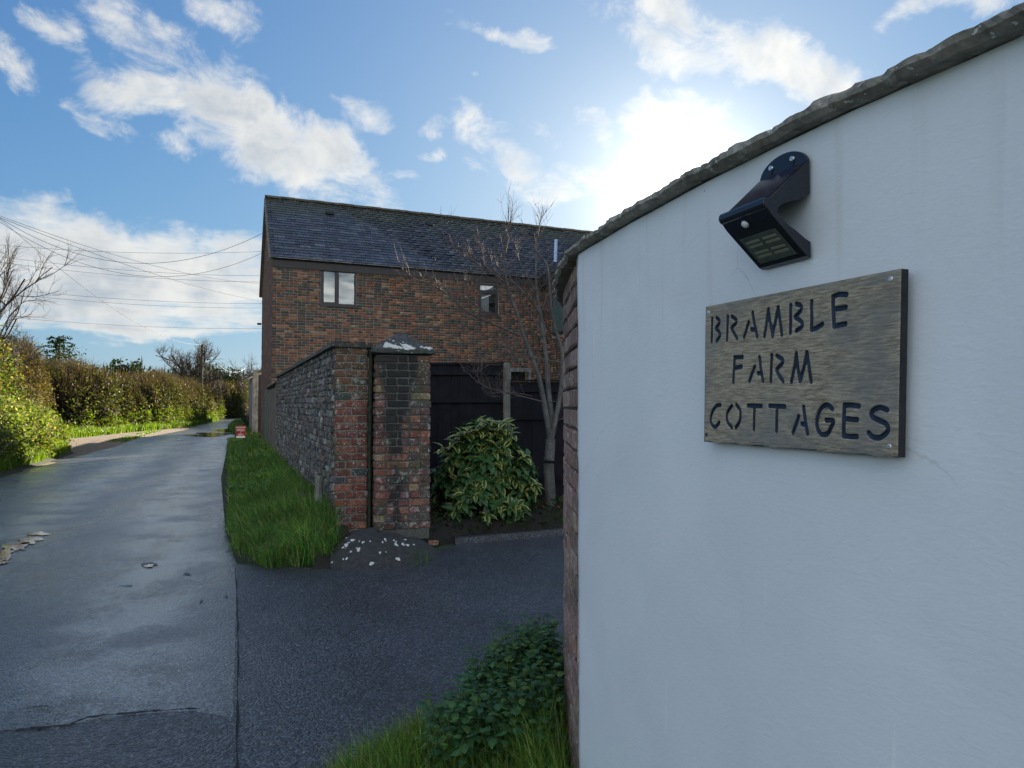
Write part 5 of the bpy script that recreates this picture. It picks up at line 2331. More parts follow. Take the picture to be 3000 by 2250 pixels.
def twigs(T, pts, r0, n, length, up=.6, sides=3, depth=0, spread=.8, curl=.25):
    """side shoots off a polyline"""
    for _ in range(n):
        i = random.uniform(.15, 1) * (len(pts) - 2)
        k = int(i)
        p = pts[k].lerp(pts[k + 1], i - k)
        t = (pts[k + 1] - pts[k]).normalized()
        d = (t * .7 + rv(spread) + Vector((0, 0, up))).normalized()
        L = length * random.uniform(.35, 1.1)
        q = [p]
        m = 5
        for j in range(m):
            d = (d + rv(curl * .5) + Vector((0, 0, .10))).normalized()
            q.append(q[-1] + d * L / m)
        T.add(q, [r0 * (1 - .75 * j / m) for j in range(m + 1)], sides)
        if depth > 0:
            twigs(T, q, r0 * .6, random.randint(2, 4), length * .5, up, sides, depth - 1, spread, curl)


# young cherry in front of the fence
TB0 = P(1612, 1478, 9.2)
cherry = thing('cherry_tree', 'young bare cherry tree with reddish twigs against the black fence', 'tree', (TB0.x, TB0.y, .15))


def tr(pix, Y0=9.2, Y1=9.2):
    n = len(pix)
    return bez([P(x, y, Y0 + (Y1 - Y0) * i / (n - 1)) for i, (x, y) in enumerate(pix)], 5)


tk = Tubes()
trunk = tr([(1613, 1500), (1611, 1430), (1608, 1370), (1611, 1320), (1613, 1285)])
tk.add(trunk, np.linspace(.075, .062, len(trunk)), 12)
limbA = tr([(1612, 1290), (1602, 1226), (1586, 1137), (1574, 1089), (1546, 1016), (1530, 968), (1513, 911), (1493, 863), (1484, 820), (1473, 758)], 9.2, 8.7)
limbB = tr([(1612, 1290), (1616, 1226), (1607, 1145), (1602, 1065), (1592, 984), (1583, 923), (1574, 863), (1570, 800), (1572, 720)], 9.2, 9.5)
limbC = tr([(1614, 1290), (1628, 1226), (1643, 1145), (1648, 1044), (1632, 976), (1616, 911), (1609, 822), (1600, 770), (1560, 725)], 9.2, 9.0)
tk.add(limbA, np.linspace(.040, .008, len(limbA)), 9)
tk.add(limbB, np.linspace(.042, .008, len(limbB)), 9)
tk.add(limbC, np.linspace(.037, .007, len(limbC)), 9)
tk.build('trunk', M['barkgrey'], cherry)
tw = Tubes()
BRN = [
    ([(1598, 968), (1574, 903), (1534, 859), (1497, 822), (1440, 800), (1400, 775), (1350, 745), (1310, 712), (1272, 665)], .018, 9.4, 8.6),
    ([(1526, 984), (1481, 964), (1413, 935), (1360, 907), (1312, 863), (1255, 830), (1207, 814), (1174, 782), (1160, 746)], .019, 8.9, 8.3),
    ([(1513, 911), (1457, 931), (1392, 895), (1376, 879), (1368, 855)], .010, 8.8, 8.5),
    ([(1360, 907), (1328, 871), (1287, 838), (1245, 794)], .009, 8.5, 8.3),
    ([(1485, 830), (1433, 790), (1400, 762), (1360, 733), (1324, 717)], .011, 8.7, 8.3),
    ([(1457, 806), (1412, 741), (1392, 677)], .008, 8.8, 8.6),
    ([(1473, 758), (1480, 720), (1487, 670), (1491, 608)], .009, 8.7, 8.6), ([(1481, 740), (1492, 690), (1498, 618)], .006, 8.7, 8.8),
    ([(1572, 720), (1576, 690), (1583, 650), (1591, 600)], .008, 9.5, 9.6),
    ([(1594, 1178), (1513, 1157), (1433, 1137), (1392, 1113), (1352, 1073)], .010, 9.1, 8.3),
    ([(1560, 1160), (1500, 1150), (1440, 1152)], .006, 9.0, 8.6),
    ([(1640, 1060), (1554, 1048), (1473, 1048), (1392, 1040)], .008, 9.1, 8.7),
    ([(1530, 992), (1505, 1016), (1481, 1034), (1470, 1050)], .009, 8.9, 8.6),
    ([(1549, 1016), (1500, 1000), (1440, 990), (1380, 960), (1335, 975)], .008, 8.9, 8.4),
    ([(1592, 984), (1560, 930), (1520, 870), (1500, 820), (1450, 770), (1430, 730)], .012, 9.3, 9.6),
    ([(1616, 911), (1650, 880), (1690, 850)], .009, 9.1, 9.4), ([(1632, 976), (1665, 940), (1700, 900)], .009, 9.1, 9.0),
    ([(1609, 822), (1640, 790), (1670, 775)], .007, 9.1, 9.2), ([(1583, 923), (1610, 850), (1640, 820)], .009, 9.4, 9.8),
    ([(1612, 1240), (1650, 1225), (1690, 1200)], .008, 9.2, 9.3), ([(1600, 1178), (1640, 1176), (1680, 1180)], .006, 9.2, 9.3),
    ([(1546, 1016), (1530, 1060), (1520, 1090)], .006, 8.9, 8.7), ([(1574, 863), (1540, 800), (1520, 760), (1515, 700)], .010, 9.5, 9.9),
    ([(1493, 863), (1450, 850), (1400, 850), (1360, 830)], .008, 8.7, 8.9), ([(1602, 1065), (1560, 1040), (1500, 1060), (1450, 1110)], .006, 9.3, 9.7),
    ([(1500, 1150), (1440, 1160), (1400, 1110)], .004, 8.9, 8.7), ([(1360, 1075), (1390, 1090), (1430, 1070)], .004, 8.6, 8.9), ([(1400, 1010), (1360, 1000), (1330, 990)], .004, 8.5, 8.4),
]
for pix, r0, Y0, Y1 in BRN:
    q = tr(pix, Y0, Y1)
    tw.add(q, np.linspace(r0, .0030, len(q)), 5)
    twigs(tw, q, .0032, max(3, int(len(q) * .75)), .40, .45, 3, 1, .6)
for lm in (limbA[20:], limbB[15:], limbC[15:]):
    twigs(tw, lm, .0036, 22, .6, .4, 3, 1, .7)
cr = tw.build('crown', M['barktwig'], cherry)

# generic bare tree


def bare_tree(name, label, base, height, spread, seed, trunk_r, mat, levels=4, lean=(0, 0), nb=7, ivy=False, group=None):
    random.seed(seed)
    th = thing(name, label, 'tree', base, group)
    T1, T2 = Tubes(), Tubes()
    tp_ = [Vector(base)]
    d = Vector((lean[0], lean[1], 1)).normalized()
    H0 = height * .45
    for j in range(7):
        d = (d + rv(.05)).normalized()
        tp_.append(tp_[-1] + d * H0 / 7)
    T1.add(tp_, np.linspace(trunk_r, trunk_r * .6, len(tp_)), 8)

    def grow(p, d, L, r, lev):
        m = 5
        q = [p]
        dd = d.copy()
        for j in range(m):
            dd = (dd + rv(.10) + Vector((0, 0, .05))).normalized()
            q.append(q[-1] + dd * L / m)
        (T1 if lev >= levels - 1 else T2).add(q, [r * (1 - .5 * j / m) for j in range(m + 1)], 5 if lev > 1 else 3)
        if lev > 0:
            for k in range(random.randint(3, 5) if lev > 1 else 4):
                i = random.uniform(.3, 1) * (m - 1)
                kk = int(i)
                pp = q[kk].lerp(q[kk + 1], i - kk)
                nd = (dd + rv(.5) + Vector((0, 0, .12))).normalized()
                grow(pp, nd, L * random.uniform(.5, .72), r * .52, lev - 1)
    for k in range(nb):
        i = 2.5 + 4.4 * k / nb
        kk = int(i)
        pp = tp_[kk].lerp(tp_[min(kk + 1, 7)], i - kk)
        th_ = k * 2.4 + random.uniform(-.4, .4)
        dd = Vector((math.cos(th_) * spread, math.sin(th_) * spread, .85)).normalized()
        grow(pp, dd, height * random.uniform(.28, .38), trunk_r * .42, levels - 1)
    T1.build('trunk', mat, th)
    T2.build('crown', mat, th)
    return th


lt = P(-150, 1186, 24)
bare_tree('bare_tree', 'large bare tree reaching in from the left edge above the ivy hedge', (lt.x, lt.y, 0), 8.6, 1.25, 12, .13, M['barkdark'], 5, (.1, 0), 9)
ft_ = P(582, 1186, 64)
bt = bare_tree('bare_tree', 'bare tree with an ivy-clad trunk beside the far telegraph pole', (ft_.x, ft_.y, 0), 9.2, .9, 5, .27, M['barkdark'], 5, (0, 0), 8)
f2 = P(722, 1186, 75)
bare_tree('bare_tree', 'faint far bare tree just left of the cottage gable', (f2.x, f2.y, 0), 7.6, .6, 9, .12, M['barkdark'], 4, (0, 0), 8)
random.seed(21)
# ivy on the far trunk
n = 1600
zz = RNG.uniform(0, 5.6, n)
thh = RNG.uniform(0, 6.28, n)
rr = (.35 + .25 * np.sin(zz * 2)) * RNG.uniform(.5, 1, n)
leaf_cloud('ivy', np.stack([ft_.x + np.cos(thh) * rr, ft_.y + np.sin(thh) * rr, zz], 1), RNG.uniform(.14, .26, n), palette(n, [(.02, .04, .012), (.04, .06, .02)], [2, 1]), M['leaf_dark'], bt)

# ------------------------------------------------------------------ hedges


def hedge(name, label, path, heights, halfw, nleaf, lsize, cols, wts, mat, ntwig=0, seed=1, twigcol=None, twigh=.5, core=True, z0=0.0, rough=.35, cat='hedge', lowcols=None, twig_r=.008, top_bias=1.0, shell=.28):
    """bank of foliage along a path [(x,y)...] : a lumpy solid core dressed with leaves and twigs"""
    th = thing(name, label, cat, (path[0][0], path[0][1], 0))
    pts = np.array(path, float)
    seg = np.linalg.norm(np.diff(pts, axis=0), axis=1)
    cu = np.concatenate([[0], np.cumsum(seg)])
    L = cu[-1]

    def at(s):
        x = np.interp(s, cu, pts[:, 0])
        y = np.interp(s, cu, pts[:, 1])
        h = np.interp(s, cu, heights)
        w_ = np.interp(s, cu, halfw)
        e = .3
        tx = np.interp(np.clip(s + e, 0, L), cu, pts[:, 0]) - np.interp(np.clip(s - e, 0, L), cu, pts[:, 0])
        ty = np.interp(np.clip(s + e, 0, L), cu, pts[:, 1]) - np.interp(np.clip(s - e, 0, L), cu, pts[:, 1])
        l_ = np.hypot(tx, ty) + 1e-9
        return x, y, h, w_, -ty / l_, tx / l_

    def surf(s, a, grow=1.0):
        """a: 0..pi over the section"""
        x, y, h, w_, nx, ny = at(s)
        lump = 1 + rough * .55 * vnoise(s * 1.1 / max(1, halfw[0]) * 1.4, a * 1.6, seed) + rough * .35 * vnoise(s * 3.1, a * 4, seed + 3)
        c = np.cos(a)
        si = np.sin(a)
        cc_ = np.sign(c) * np.abs(c) ** .7
        ss = np.abs(si) ** .6
        r = lump * grow
        ends = np.clip(np.minimum(s, L - s) / (np.asarray(w_) * .8) + .25, 0, 1) ** .5
        off = cc_ * w_ * r * ends
        return x + nx * off, y + ny * off, z0 + h * ss * r * (ends * .4 + .6)
    if core:
        ns, na = max(12, int(L * 1.6)), 18
        s = np.linspace(0, L, ns)
        a = np.linspace(0, math.pi, na)
        S_g, A_g = np.meshgrid(s, a, indexing='ij')
        x, y, z = surf(S_g, A_g, .80)
        V = np.stack([x, y, z], -1).reshape(-1, 3)
        i = np.arange(ns * na).reshape(ns, na)
        F = np.stack([i[:-1, :-1], i[1:, :-1], i[1:, 1:], i[:-1, 1:]], -1).reshape(-1, 4)
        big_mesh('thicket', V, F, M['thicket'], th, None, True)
    s = RNG.uniform(0, L, nleaf)
    a = math.pi * RNG.uniform(0.02, .98, nleaf)
    lane_side_ = RNG.random(nleaf) < .72
    a = np.where(lane_side_, math.pi - np.arcsin(RNG.uniform(.02, 1, nleaf) ** 1.67), a)
    g = 1 - shell * RNG.random(nleaf) ** .7 + .05 * RNG.normal(size=nleaf)
    x, y, z = surf(s, a, g)
    C = np.stack([x, y, z], 1) + RNG.normal(0, .04, (nleaf, 3))
    dens = vnoise(C[:, 0] * 1.7, C[:, 2] * 2.1 + C[:, 1] * .9, seed + 7)
    kp = dens > RNG.uniform(-1.9, .35, nleaf)
    C = C[kp]
    n_ = len(C)
    col = palette(n_, cols, wts)
    if lowcols is not None:
        lc = palette(n_, lowcols, [1] * len(lowcols))
        f = (C[:, 2] < np.interp(s[kp], cu, heights) * (.36 + .18 * vnoise(C[:, 0] * 1.1, C[:, 1] * 1.3, 2)))
        col[f] = lc[f]
    big = vnoise(C[:, 0] * .8, C[:, 2] * 1.2, seed + 1)
    col *= (1 + .25 * big)[:, None]
    sz = np.asarray(lsize) * RNG.uniform(.6, 1.4, n_)
    leaf_cloud('leaves', C, sz, np.clip(col, .004, 1), mat, th, up=.5, aspect=.62, kind='stuff')
    if ntwig:
        s = RNG.uniform(0, L, ntwig)
        a = math.pi * RNG.uniform(.12, .88, ntwig)
        x, y, z = surf(s, a, .88)
        Bp = np.stack([x, y, z], 1)
        hh_ = RNG.uniform(.4, 1.2, ntwig) * twigh
        tc_ = palette(ntwig, twigcol or [(.09, .065, .045), (.14, .10, .07), (.05, .04, .03)], [1] * len(twigcol or [1, 1, 1]))
        blades('twigs', Bp, hh_, tc_, M['leaf_dark'], th, width=twig_r, bend=.8, kind='stuff')
    return th


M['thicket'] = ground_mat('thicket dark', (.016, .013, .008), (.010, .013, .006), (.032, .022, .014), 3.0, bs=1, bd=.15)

BR_COLS = [(.038, .046, .024), (.060, .052, .038), (.024, .032, .018), (.13, .118, .09), (.042, .058, .026), (.048, .038, .030)]
# near ivy and bramble bank on the left
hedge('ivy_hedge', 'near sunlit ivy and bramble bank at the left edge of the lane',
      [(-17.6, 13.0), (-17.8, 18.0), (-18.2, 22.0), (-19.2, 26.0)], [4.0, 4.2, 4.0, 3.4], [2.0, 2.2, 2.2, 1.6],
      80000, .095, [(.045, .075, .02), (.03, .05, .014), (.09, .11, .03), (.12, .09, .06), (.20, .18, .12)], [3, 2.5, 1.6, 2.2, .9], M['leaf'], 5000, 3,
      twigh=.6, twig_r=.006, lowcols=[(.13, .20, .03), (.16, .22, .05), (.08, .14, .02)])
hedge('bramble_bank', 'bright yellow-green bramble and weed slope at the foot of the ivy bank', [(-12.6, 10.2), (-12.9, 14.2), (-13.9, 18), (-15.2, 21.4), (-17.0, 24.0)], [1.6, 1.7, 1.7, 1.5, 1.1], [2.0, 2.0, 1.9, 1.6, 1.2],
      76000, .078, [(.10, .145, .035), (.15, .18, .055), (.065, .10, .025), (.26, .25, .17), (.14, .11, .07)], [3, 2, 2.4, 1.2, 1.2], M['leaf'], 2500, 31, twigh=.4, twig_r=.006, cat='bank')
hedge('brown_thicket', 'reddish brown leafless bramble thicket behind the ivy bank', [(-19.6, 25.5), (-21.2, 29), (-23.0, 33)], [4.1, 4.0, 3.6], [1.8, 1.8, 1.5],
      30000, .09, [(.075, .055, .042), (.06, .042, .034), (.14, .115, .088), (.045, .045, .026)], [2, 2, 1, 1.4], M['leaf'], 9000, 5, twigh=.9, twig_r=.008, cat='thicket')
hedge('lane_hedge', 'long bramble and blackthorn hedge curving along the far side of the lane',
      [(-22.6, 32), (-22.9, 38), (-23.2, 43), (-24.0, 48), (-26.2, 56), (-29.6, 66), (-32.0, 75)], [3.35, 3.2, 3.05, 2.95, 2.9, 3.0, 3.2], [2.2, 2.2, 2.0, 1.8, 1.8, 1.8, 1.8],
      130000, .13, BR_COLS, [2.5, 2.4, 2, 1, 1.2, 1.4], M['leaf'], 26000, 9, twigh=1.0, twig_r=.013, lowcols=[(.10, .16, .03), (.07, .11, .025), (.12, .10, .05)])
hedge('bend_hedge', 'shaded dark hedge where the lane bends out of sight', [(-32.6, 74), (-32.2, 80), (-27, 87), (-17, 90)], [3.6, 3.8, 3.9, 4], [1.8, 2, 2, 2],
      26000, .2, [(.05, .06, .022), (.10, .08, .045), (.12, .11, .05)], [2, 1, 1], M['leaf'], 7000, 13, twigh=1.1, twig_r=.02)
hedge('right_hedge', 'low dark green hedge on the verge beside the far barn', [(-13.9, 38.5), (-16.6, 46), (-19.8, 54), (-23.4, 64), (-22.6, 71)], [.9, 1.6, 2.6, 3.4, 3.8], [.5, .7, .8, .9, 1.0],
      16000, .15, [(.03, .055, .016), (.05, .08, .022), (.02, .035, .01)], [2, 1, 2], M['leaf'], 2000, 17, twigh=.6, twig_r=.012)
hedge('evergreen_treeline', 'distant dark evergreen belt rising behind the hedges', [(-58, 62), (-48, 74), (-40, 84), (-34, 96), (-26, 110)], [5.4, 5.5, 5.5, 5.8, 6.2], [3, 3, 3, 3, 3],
      46000, .42, [(.014, .028, .012), (.024, .04, .016), (.035, .045, .02)], [3, 2, 1], M['leaf_dark'], 2600, 23, twigcol=[(.02, .03, .012)], twigh=1.2, twig_r=.06, rough=.5, cat='trees')

# grassy strips along the hedge feet
def strip_points(path, w_, n):
    pts = np.array(path, float)
    seg = np.linalg.norm(np.diff(pts, axis=0), axis=1)
    cu = np.concatenate([[0], np.cumsum(seg)])
    s = RNG.uniform(0, cu[-1], n)
    x = np.interp(s, cu, pts[:, 0])
    y = np.interp(s, cu, pts[:, 1])
    off = RNG.uniform(0, 1, n) * w_
    tx = np.interp(s + .3, cu, pts[:, 0]) - np.interp(s - .3, cu, pts[:, 0])
    ty = np.interp(s + .3, cu, pts[:, 1]) - np.interp(s - .3, cu, pts[:, 1])
    l_ = np.hypot(tx, ty) + 1e-9
    return np.stack([x + ty / l_ * 0 - ty / l_ * off, y + tx / l_ * off, np.zeros(n)], 1), off


YG = [(.12, .20, .025), (.16, .25, .035), (.09, .15, .02), (.20, .22, .06)]
bank_near = [(-9.6, 9.0), (-10.35, 14.1), (-11.8, 18.0), (-13.2, 21.3), (-15.0, 23.6)]
p_, o_f = strip_points(bank_near, 2.6, 26000)
p_[:, 2] = np.clip(o_f, 0, 2.2) * .36
blades('bank_grass', p_, RNG.uniform(.14, .42, len(p_)), palette(len(p_), YG, [2, 2, 1.5, .8]), M['grass'], width=.010, lean=(.2, -.3), bend=.8, kind='stuff')
# earth bank under it
bp = np.array(bank_near)
BV = []
for (x, y) in bank_near:
    t = Vector((-.9, .35))
    BV += [(x + .15, y, -.011), (x - 1.1, y + .4, .42), (x - 2.4, y + .9, .9), (x - 5, y + 1.5, 1.0)]
BFq = []
for i in range(len(bank_near) - 1):
    for k in range(3):
        BFq.append((i * 4 + k, (i + 1) * 4 + k, (i + 1) * 4 + k + 1, i * 4 + k + 1))
mesh('bank', BV, [f[::-1] for f in BFq], M['verge'], kind='structure', smooth=True)
p_, o_f = strip_points([(-16.6, 25.5), (-18.8, 30), (-20.0, 37), (-20.6, 43), (-21.9, 49), (-24.4, 57), (-28.0, 68)], 1.6, 26000)
p_[:, 2] = o_f * .12
blades('far_verge_grass', p_, RNG.uniform(.15, .45, len(p_)) * (1 + .4 * vnoise(p_[:, 0] * 2, p_[:, 1] * 2)), palette(len(p_), YG, [2, 2, 2, .6]), M['grass'], width=.022, bend=.9, kind='stuff')
# strip of grass in the middle of the lay-by
q = np.concatenate([np.stack([RNG.uniform(-17.4, -14.6, 2600), RNG.uniform(27.6, 33.5, 2600), np.zeros(2600)], 1), np.stack([RNG.uniform(-19.8, -17.3, 1500), RNG.uniform(35, 41, 1500), np.zeros(1500)], 1)])
ln_ = (q[:, 0] - (-15.0 - (q[:, 1] - 28) * .38))
q = q[np.abs(ln_ + .5) < .35]
blades('layby_grass', q, RNG.uniform(.03, .10, len(q)), palette(len(q), GREENS, [2, 2, 2, 2, 1]), M['grass'], width=.02, bend=.8, kind='stuff')
# verge beyond the cottage on the right of the lane
p_, o_f = strip_points([(-11.4, 29.5), (-13.1, 33.7), (-16.8, 42), (-22.6, 58)], -1.2, 9000)
blades('right_verge_grass', p_, RNG.uniform(.12, .4, len(p_)), palette(len(p_), GREENS, [2, 3, 2, 2, .3]), M['grass'], width=.02, bend=.8, kind='stuff')

# clumps of weeds along the hedge foot
for i, (px, py, r_, h_) in enumerate([(280, 1235, .9, 1.0), (345, 1225, .8, .8), (440, 1225, .9, .9), (505, 1212, 1.1, 1.3), (585, 1205, 1.1, 1.2)]):
    b_ = G(px, py + 30)
    b_ = Vector((b_.x * .985 - .2, b_.y * .985, 0))
    n = 1500
    v = RNG.normal(size=(n, 3))
    v /= np.linalg.norm(v, axis=1)[:, None]
    v *= RNG.uniform(.5, 1, n)[:, None] ** .5
    C = np.stack([b_.x + v[:, 0] * r_, b_.y + v[:, 1] * r_, np.abs(v[:, 2]) * h_ + .05], 1)
    o = leaf_cloud('weed_clump', C, RNG.uniform(.07, .15, n), palette(n, [(.07, .13, .03), (.11, .17, .035), (.04, .07, .02)], [2, 1, 1]), M['leaf'], up=.6)
    tag(o, ['pale green weed clump nearest the lay-by, below the dark hollow', 'second weed clump from the lay-by corner', 'middle weed clump at the hedge foot', 'tall dark weed clump at the hedge foot', 'farthest weed clump at the hedge foot'][i], 'weeds', 'weed clumps at the hedge foot')

# conifer on the skyline
cb = P(166, 1186, 40)
con = thing('cedar_tree', 'small flat-layered conifer standing on the skyline left of centre hedge', 'tree', (cb.x, cb.y, 0))
T1 = Tubes()
T1.add([Vector((cb.x, cb.y, 0)), Vector((cb.x + .05, cb.y, 3)), Vector((cb.x + .1, cb.y, 5.35))], [.12, .08, .02], 7)
T1.build('trunk', M['barkdark'], con)
Cs = []
for k in range(30):
    z = 3.4 + 1.9 * (k / 30)
    th_ = k * 2.39
    L = (1.5 - .75 * (k / 30)) * random.uniform(.6, 1.1)
    for j in range(60):
        t = random.random()
        Cs.append((cb.x + math.cos(th_) * L * t + random.gauss(0, .06), cb.y + math.sin(th_) * L * t + random.gauss(0, .06), z + .3 * t - .35 * t * t + random.gauss(0, .035)))
leaf_cloud('crown', np.array(Cs), RNG.uniform(.08, .2, len(Cs)), palette(len(Cs), [(.018, .034, .016), (.03, .05, .022)], [1, 1]), M['leaf_dark'], con, up=1.0)

# broad evergreen behind the left bank
eb = P(20, 1186, 30)
evg = thing('holm_oak', 'dark broad evergreen tree over the ivy bank at the left edge', 'tree', (eb.x, eb.y, 0))
T1 = Tubes()
T1.add([Vector((eb.x - 1, eb.y, 0)), Vector((eb.x - .7, eb.y, 2.2)), Vector((eb.x - .2, eb.y, 4.0))], [.2, .16, .07], 7)
for k in range(9):
    th_ = k * .7
    T1.add([Vector((eb.x - .8, eb.y, 1.8)), Vector((eb.x - .8 + math.cos(th_) * 1.1, eb.y + math.sin(th_), 3.1)), Vector((eb.x - .8 + math.cos(th_) * 2.2, eb.y + math.sin(th_) * 1.6, 3.9))], [.07, .05, .02], 5)
T1.build('trunk', M['barkdark'], evg)
Cs = []
for k in range(26):
    c = Vector((eb.x - .9 + random.gauss(0, 1.15), eb.y + random.gauss(0, 1.0), 3.75 + random.uniform(-.9, .85)))
    c.z -= abs(c.x - eb.x + .9) * .22
    for j in range(210):
        Cs.append(tuple(c + Vector((random.gauss(0, .28), random.gauss(0, .28), random.gauss(0, .17)))))
leaf_cloud('crown', np.array(Cs), RNG.uniform(.07, .14, len(Cs)), palette(len(Cs), [(.02, .035, .012), (.04, .055, .02), (.07, .07, .03)], [2, 1, .6]), M['leaf_dark'], evg, up=.4)

# ================================================================== POLES AND WIRES
print('wires')


def pole(label, base, top, r, mat='barkdark', arm=False):
    th = thing('telegraph_pole', label, 'pole', (base[0], base[1], 0))
    mesh('pole', *tube([base, top], [r, r * .75], 10), M[mat], th)
    if arm:
        mesh('cross_arm', *box_vf(top[0] - .5, top[0] + .5, top[1] - .05, top[1] + .05, top[2] - .35, top[2] - .25), M[mat], th)
    return th


PT = P(-8, 634, 22)
pole('near telegraph pole at the left edge from which the house wires fan out', (PT.x - .05, PT.y, 0), (PT.x - .05, PT.y, PT.z + .1), .14, 'gatewood')
FP = P(592, 1009, 62)
pole('far telegraph pole standing in front of the ivy-clad bare tree', (FP.x, FP.y, 0), FP, .13)
FP2 = P(714, 1080, 80)
pole('short far pole above the bend of the lane', (FP2.x, FP2.y, 0), FP2, .10)


def wire(a, b, sag, r, label, mat='wire', n=22):
    a = Vector(a)
    b = Vector(b)
    pts = []
    for i in range(n + 1):
        t = i / n
        p = a.lerp(b, t)
        p.z -= 4 * sag * t * (1 - t)
        pts.append(p)
    rr = [r * (p - Vector((0, 0, CAMZ))).length / 25 for p in pts]
    rr = [r * .52] * len(pts)
    o = mesh('overhead_wire', *tube(pts, rr, 5, False), M[mat])
    tag(o, label, 'wire', 'overhead wires across the left sky')


wire(PT, FP, 1.1, .016, 'single wire falling steeply from the near pole to the far telegraph pole')
ga1 = P(768, 684, 22.3)
ga2 = P(766, 742, 24.5)
wire(PT, ga1, 1.2, .013, 'upper sagging service wire from near pole to the cottage gable peak')
wire(PT - Vector((0, 0, .12)), ga2, 1.25, .012, 'lower sagging service wire from near pole to the cottage gable')
wire(PT, P(800, 888, 40), .35, .017, 'straight wire from the near pole descending behind the cottage, lower of two')
wire(PT + Vector((0, 0, .05)), P(800, 832, 40), .5, .015, 'straight wire from the near pole descending behind the cottage, upper of two')
for (y0, y1, Y0, Y1, lb) in ((716, 735, 30, 34, 'topmost level wire crossing the big cloud'), (748, 808, 30, 36, 'second level wire from the top crossing the cloud'), (764, 826, 30, 36, 'third level wire from the top crossing the cloud'),
                             (841, 889, 34, 40, 'upper wire of the close pair low in the cloud'), (855, 902, 34, 40, 'lower wire of the close pair low in the cloud'), (925, 962, 38, 44, 'lowest level wire, just above the blue strip of sky')):
    wire(P(-60, y0 - 4, Y0), P(800, y1, Y1), .25, .013, lb)
wire(P(640, 1068, 62), P(717, 1080, 80), .55, .028, 'sagging cable with sunlight painted into its pale colour, above the bend of the lane', 'wire_sunlit')

# ================================================================== ROADSIDE SIGN
sg = G(706, 1288, .0)
k_ = 28.5
c0 = P(691, 1280, k_)
c1 = P(719, 1280, k_)
c2 = P(691, 1247, k_)
rs_ = thing('roadside_sign', 'small red roadside sign with white lettering where the verge meets the lane', 'sign', (c0.x, c0.y, 0))
mesh('panel', *box_vf(c0.x, c1.x, k_, k_ + .02, c0.z + .04, c2.z), M['red'], rs_)
mesh('base_strip', *box_vf(c0.x + .02, c1.x - .02, k_ - .01, k_ + .015, c0.z - .04, c0.z + .038), M['white'], rs_)
mesh('leg', *box_vf(c0.x + .03, c0.x + .06, k_ + .022, k_ + .05, -.05, c2.z - .03), M['slot'], rs_)
mesh('leg', *box_vf(c1.x - .06, c1.x - .03, k_ + .022, k_ + .05, -.05, c2.z - .03), M['slot'], rs_)


def text_obj(s, size, x, y, z, parent):
    cu = D.curves.new('lettering', 'FONT')
    cu.body = s
    cu.size = size
    cu.align_x = 'CENTER'
    cu.extrude = .003
    o = D.objects.new('lettering', cu)
    COL.objects.link(o)
    bpy.context.view_layer.update()
    dg = bpy.context.evaluated_depsgraph_get()
    me = D.meshes.new_from_object(o.evaluated_get(dg))
    D.objects.remove(o)
    R_ = Matrix.Rotation(R(90), 4, 'X')
    me.transform(Matrix.Translation((x, y, z)) @ R_)
    me.materials.clear()
    link('lettering', me, parent, M['white'])


hs = (c2.z - c0.z)
xm = (c0.x + c1.x) / 2
text_obj('MAXIMUM', .085, xm, k_ - .008, c2.z - .10, rs_)
text_obj('SPEED', .125, xm, k_ - .008, c2.z - .22, rs_)
text_obj('5', .07, xm, k_ - .008, c2.z - .29, rs_)
text_obj('MPH', .115, xm, k_ - .008, c2.z - .40, rs_)

# ================================================================== SHRUB
print('shrub')
SHC = Vector((-.345, 8.55, .12))
shrub = thing('variegated_shrub', 'rounded laurel shrub with green and yellow leaves before the black fence', 'shrub', SHC)


def laurel_leaf(L, w_, g, curl):
    """leaf along +x, up +z; tint.r = distance from the midrib"""
    V, T = [], []
    n = 5
    for i in range(n + 1):
        t = i / n
        ww__ = w_ * (math.sin(math.pi * min(1, t * 1.02 + .02)) ** .8) * (1 - .25 * t) + (.0015)
        if i == n:
            ww__ = .0006
        z = -curl * L * t * t
        x = L * t * (1 - .15 * curl * t)
        V += [(x, -ww__, z + ww__ * .35), (x, 0, z), (x, ww__, z + ww__ * .35)]
        T += [(1, g, 0), (.1, g, 0), (1, g, 0)]
    F = []
    for i in range(n):
        for k in range(2):
            F.append((i * 3 + k, (i + 1) * 3 + k, (i + 1) * 3 + k + 1, i * 3 + k + 1))
    return V, F, T


def shrub_env(th_, z):
    """radius of the shrub at height z"""
    H = 1.17
    t = z / H
    if t > 1:
        return 0
    r = .60 * (1 - t ** 1.9) ** .62
    if t > .55:
        r *= 1 - .28 * (t - .55)
    return r * (1 + .15 * math.sin(3 * th_ + z * 4) + .13 * math.sin(5 * th_ - z * 7) + .07 * math.sin(9 * th_ + z * 13))


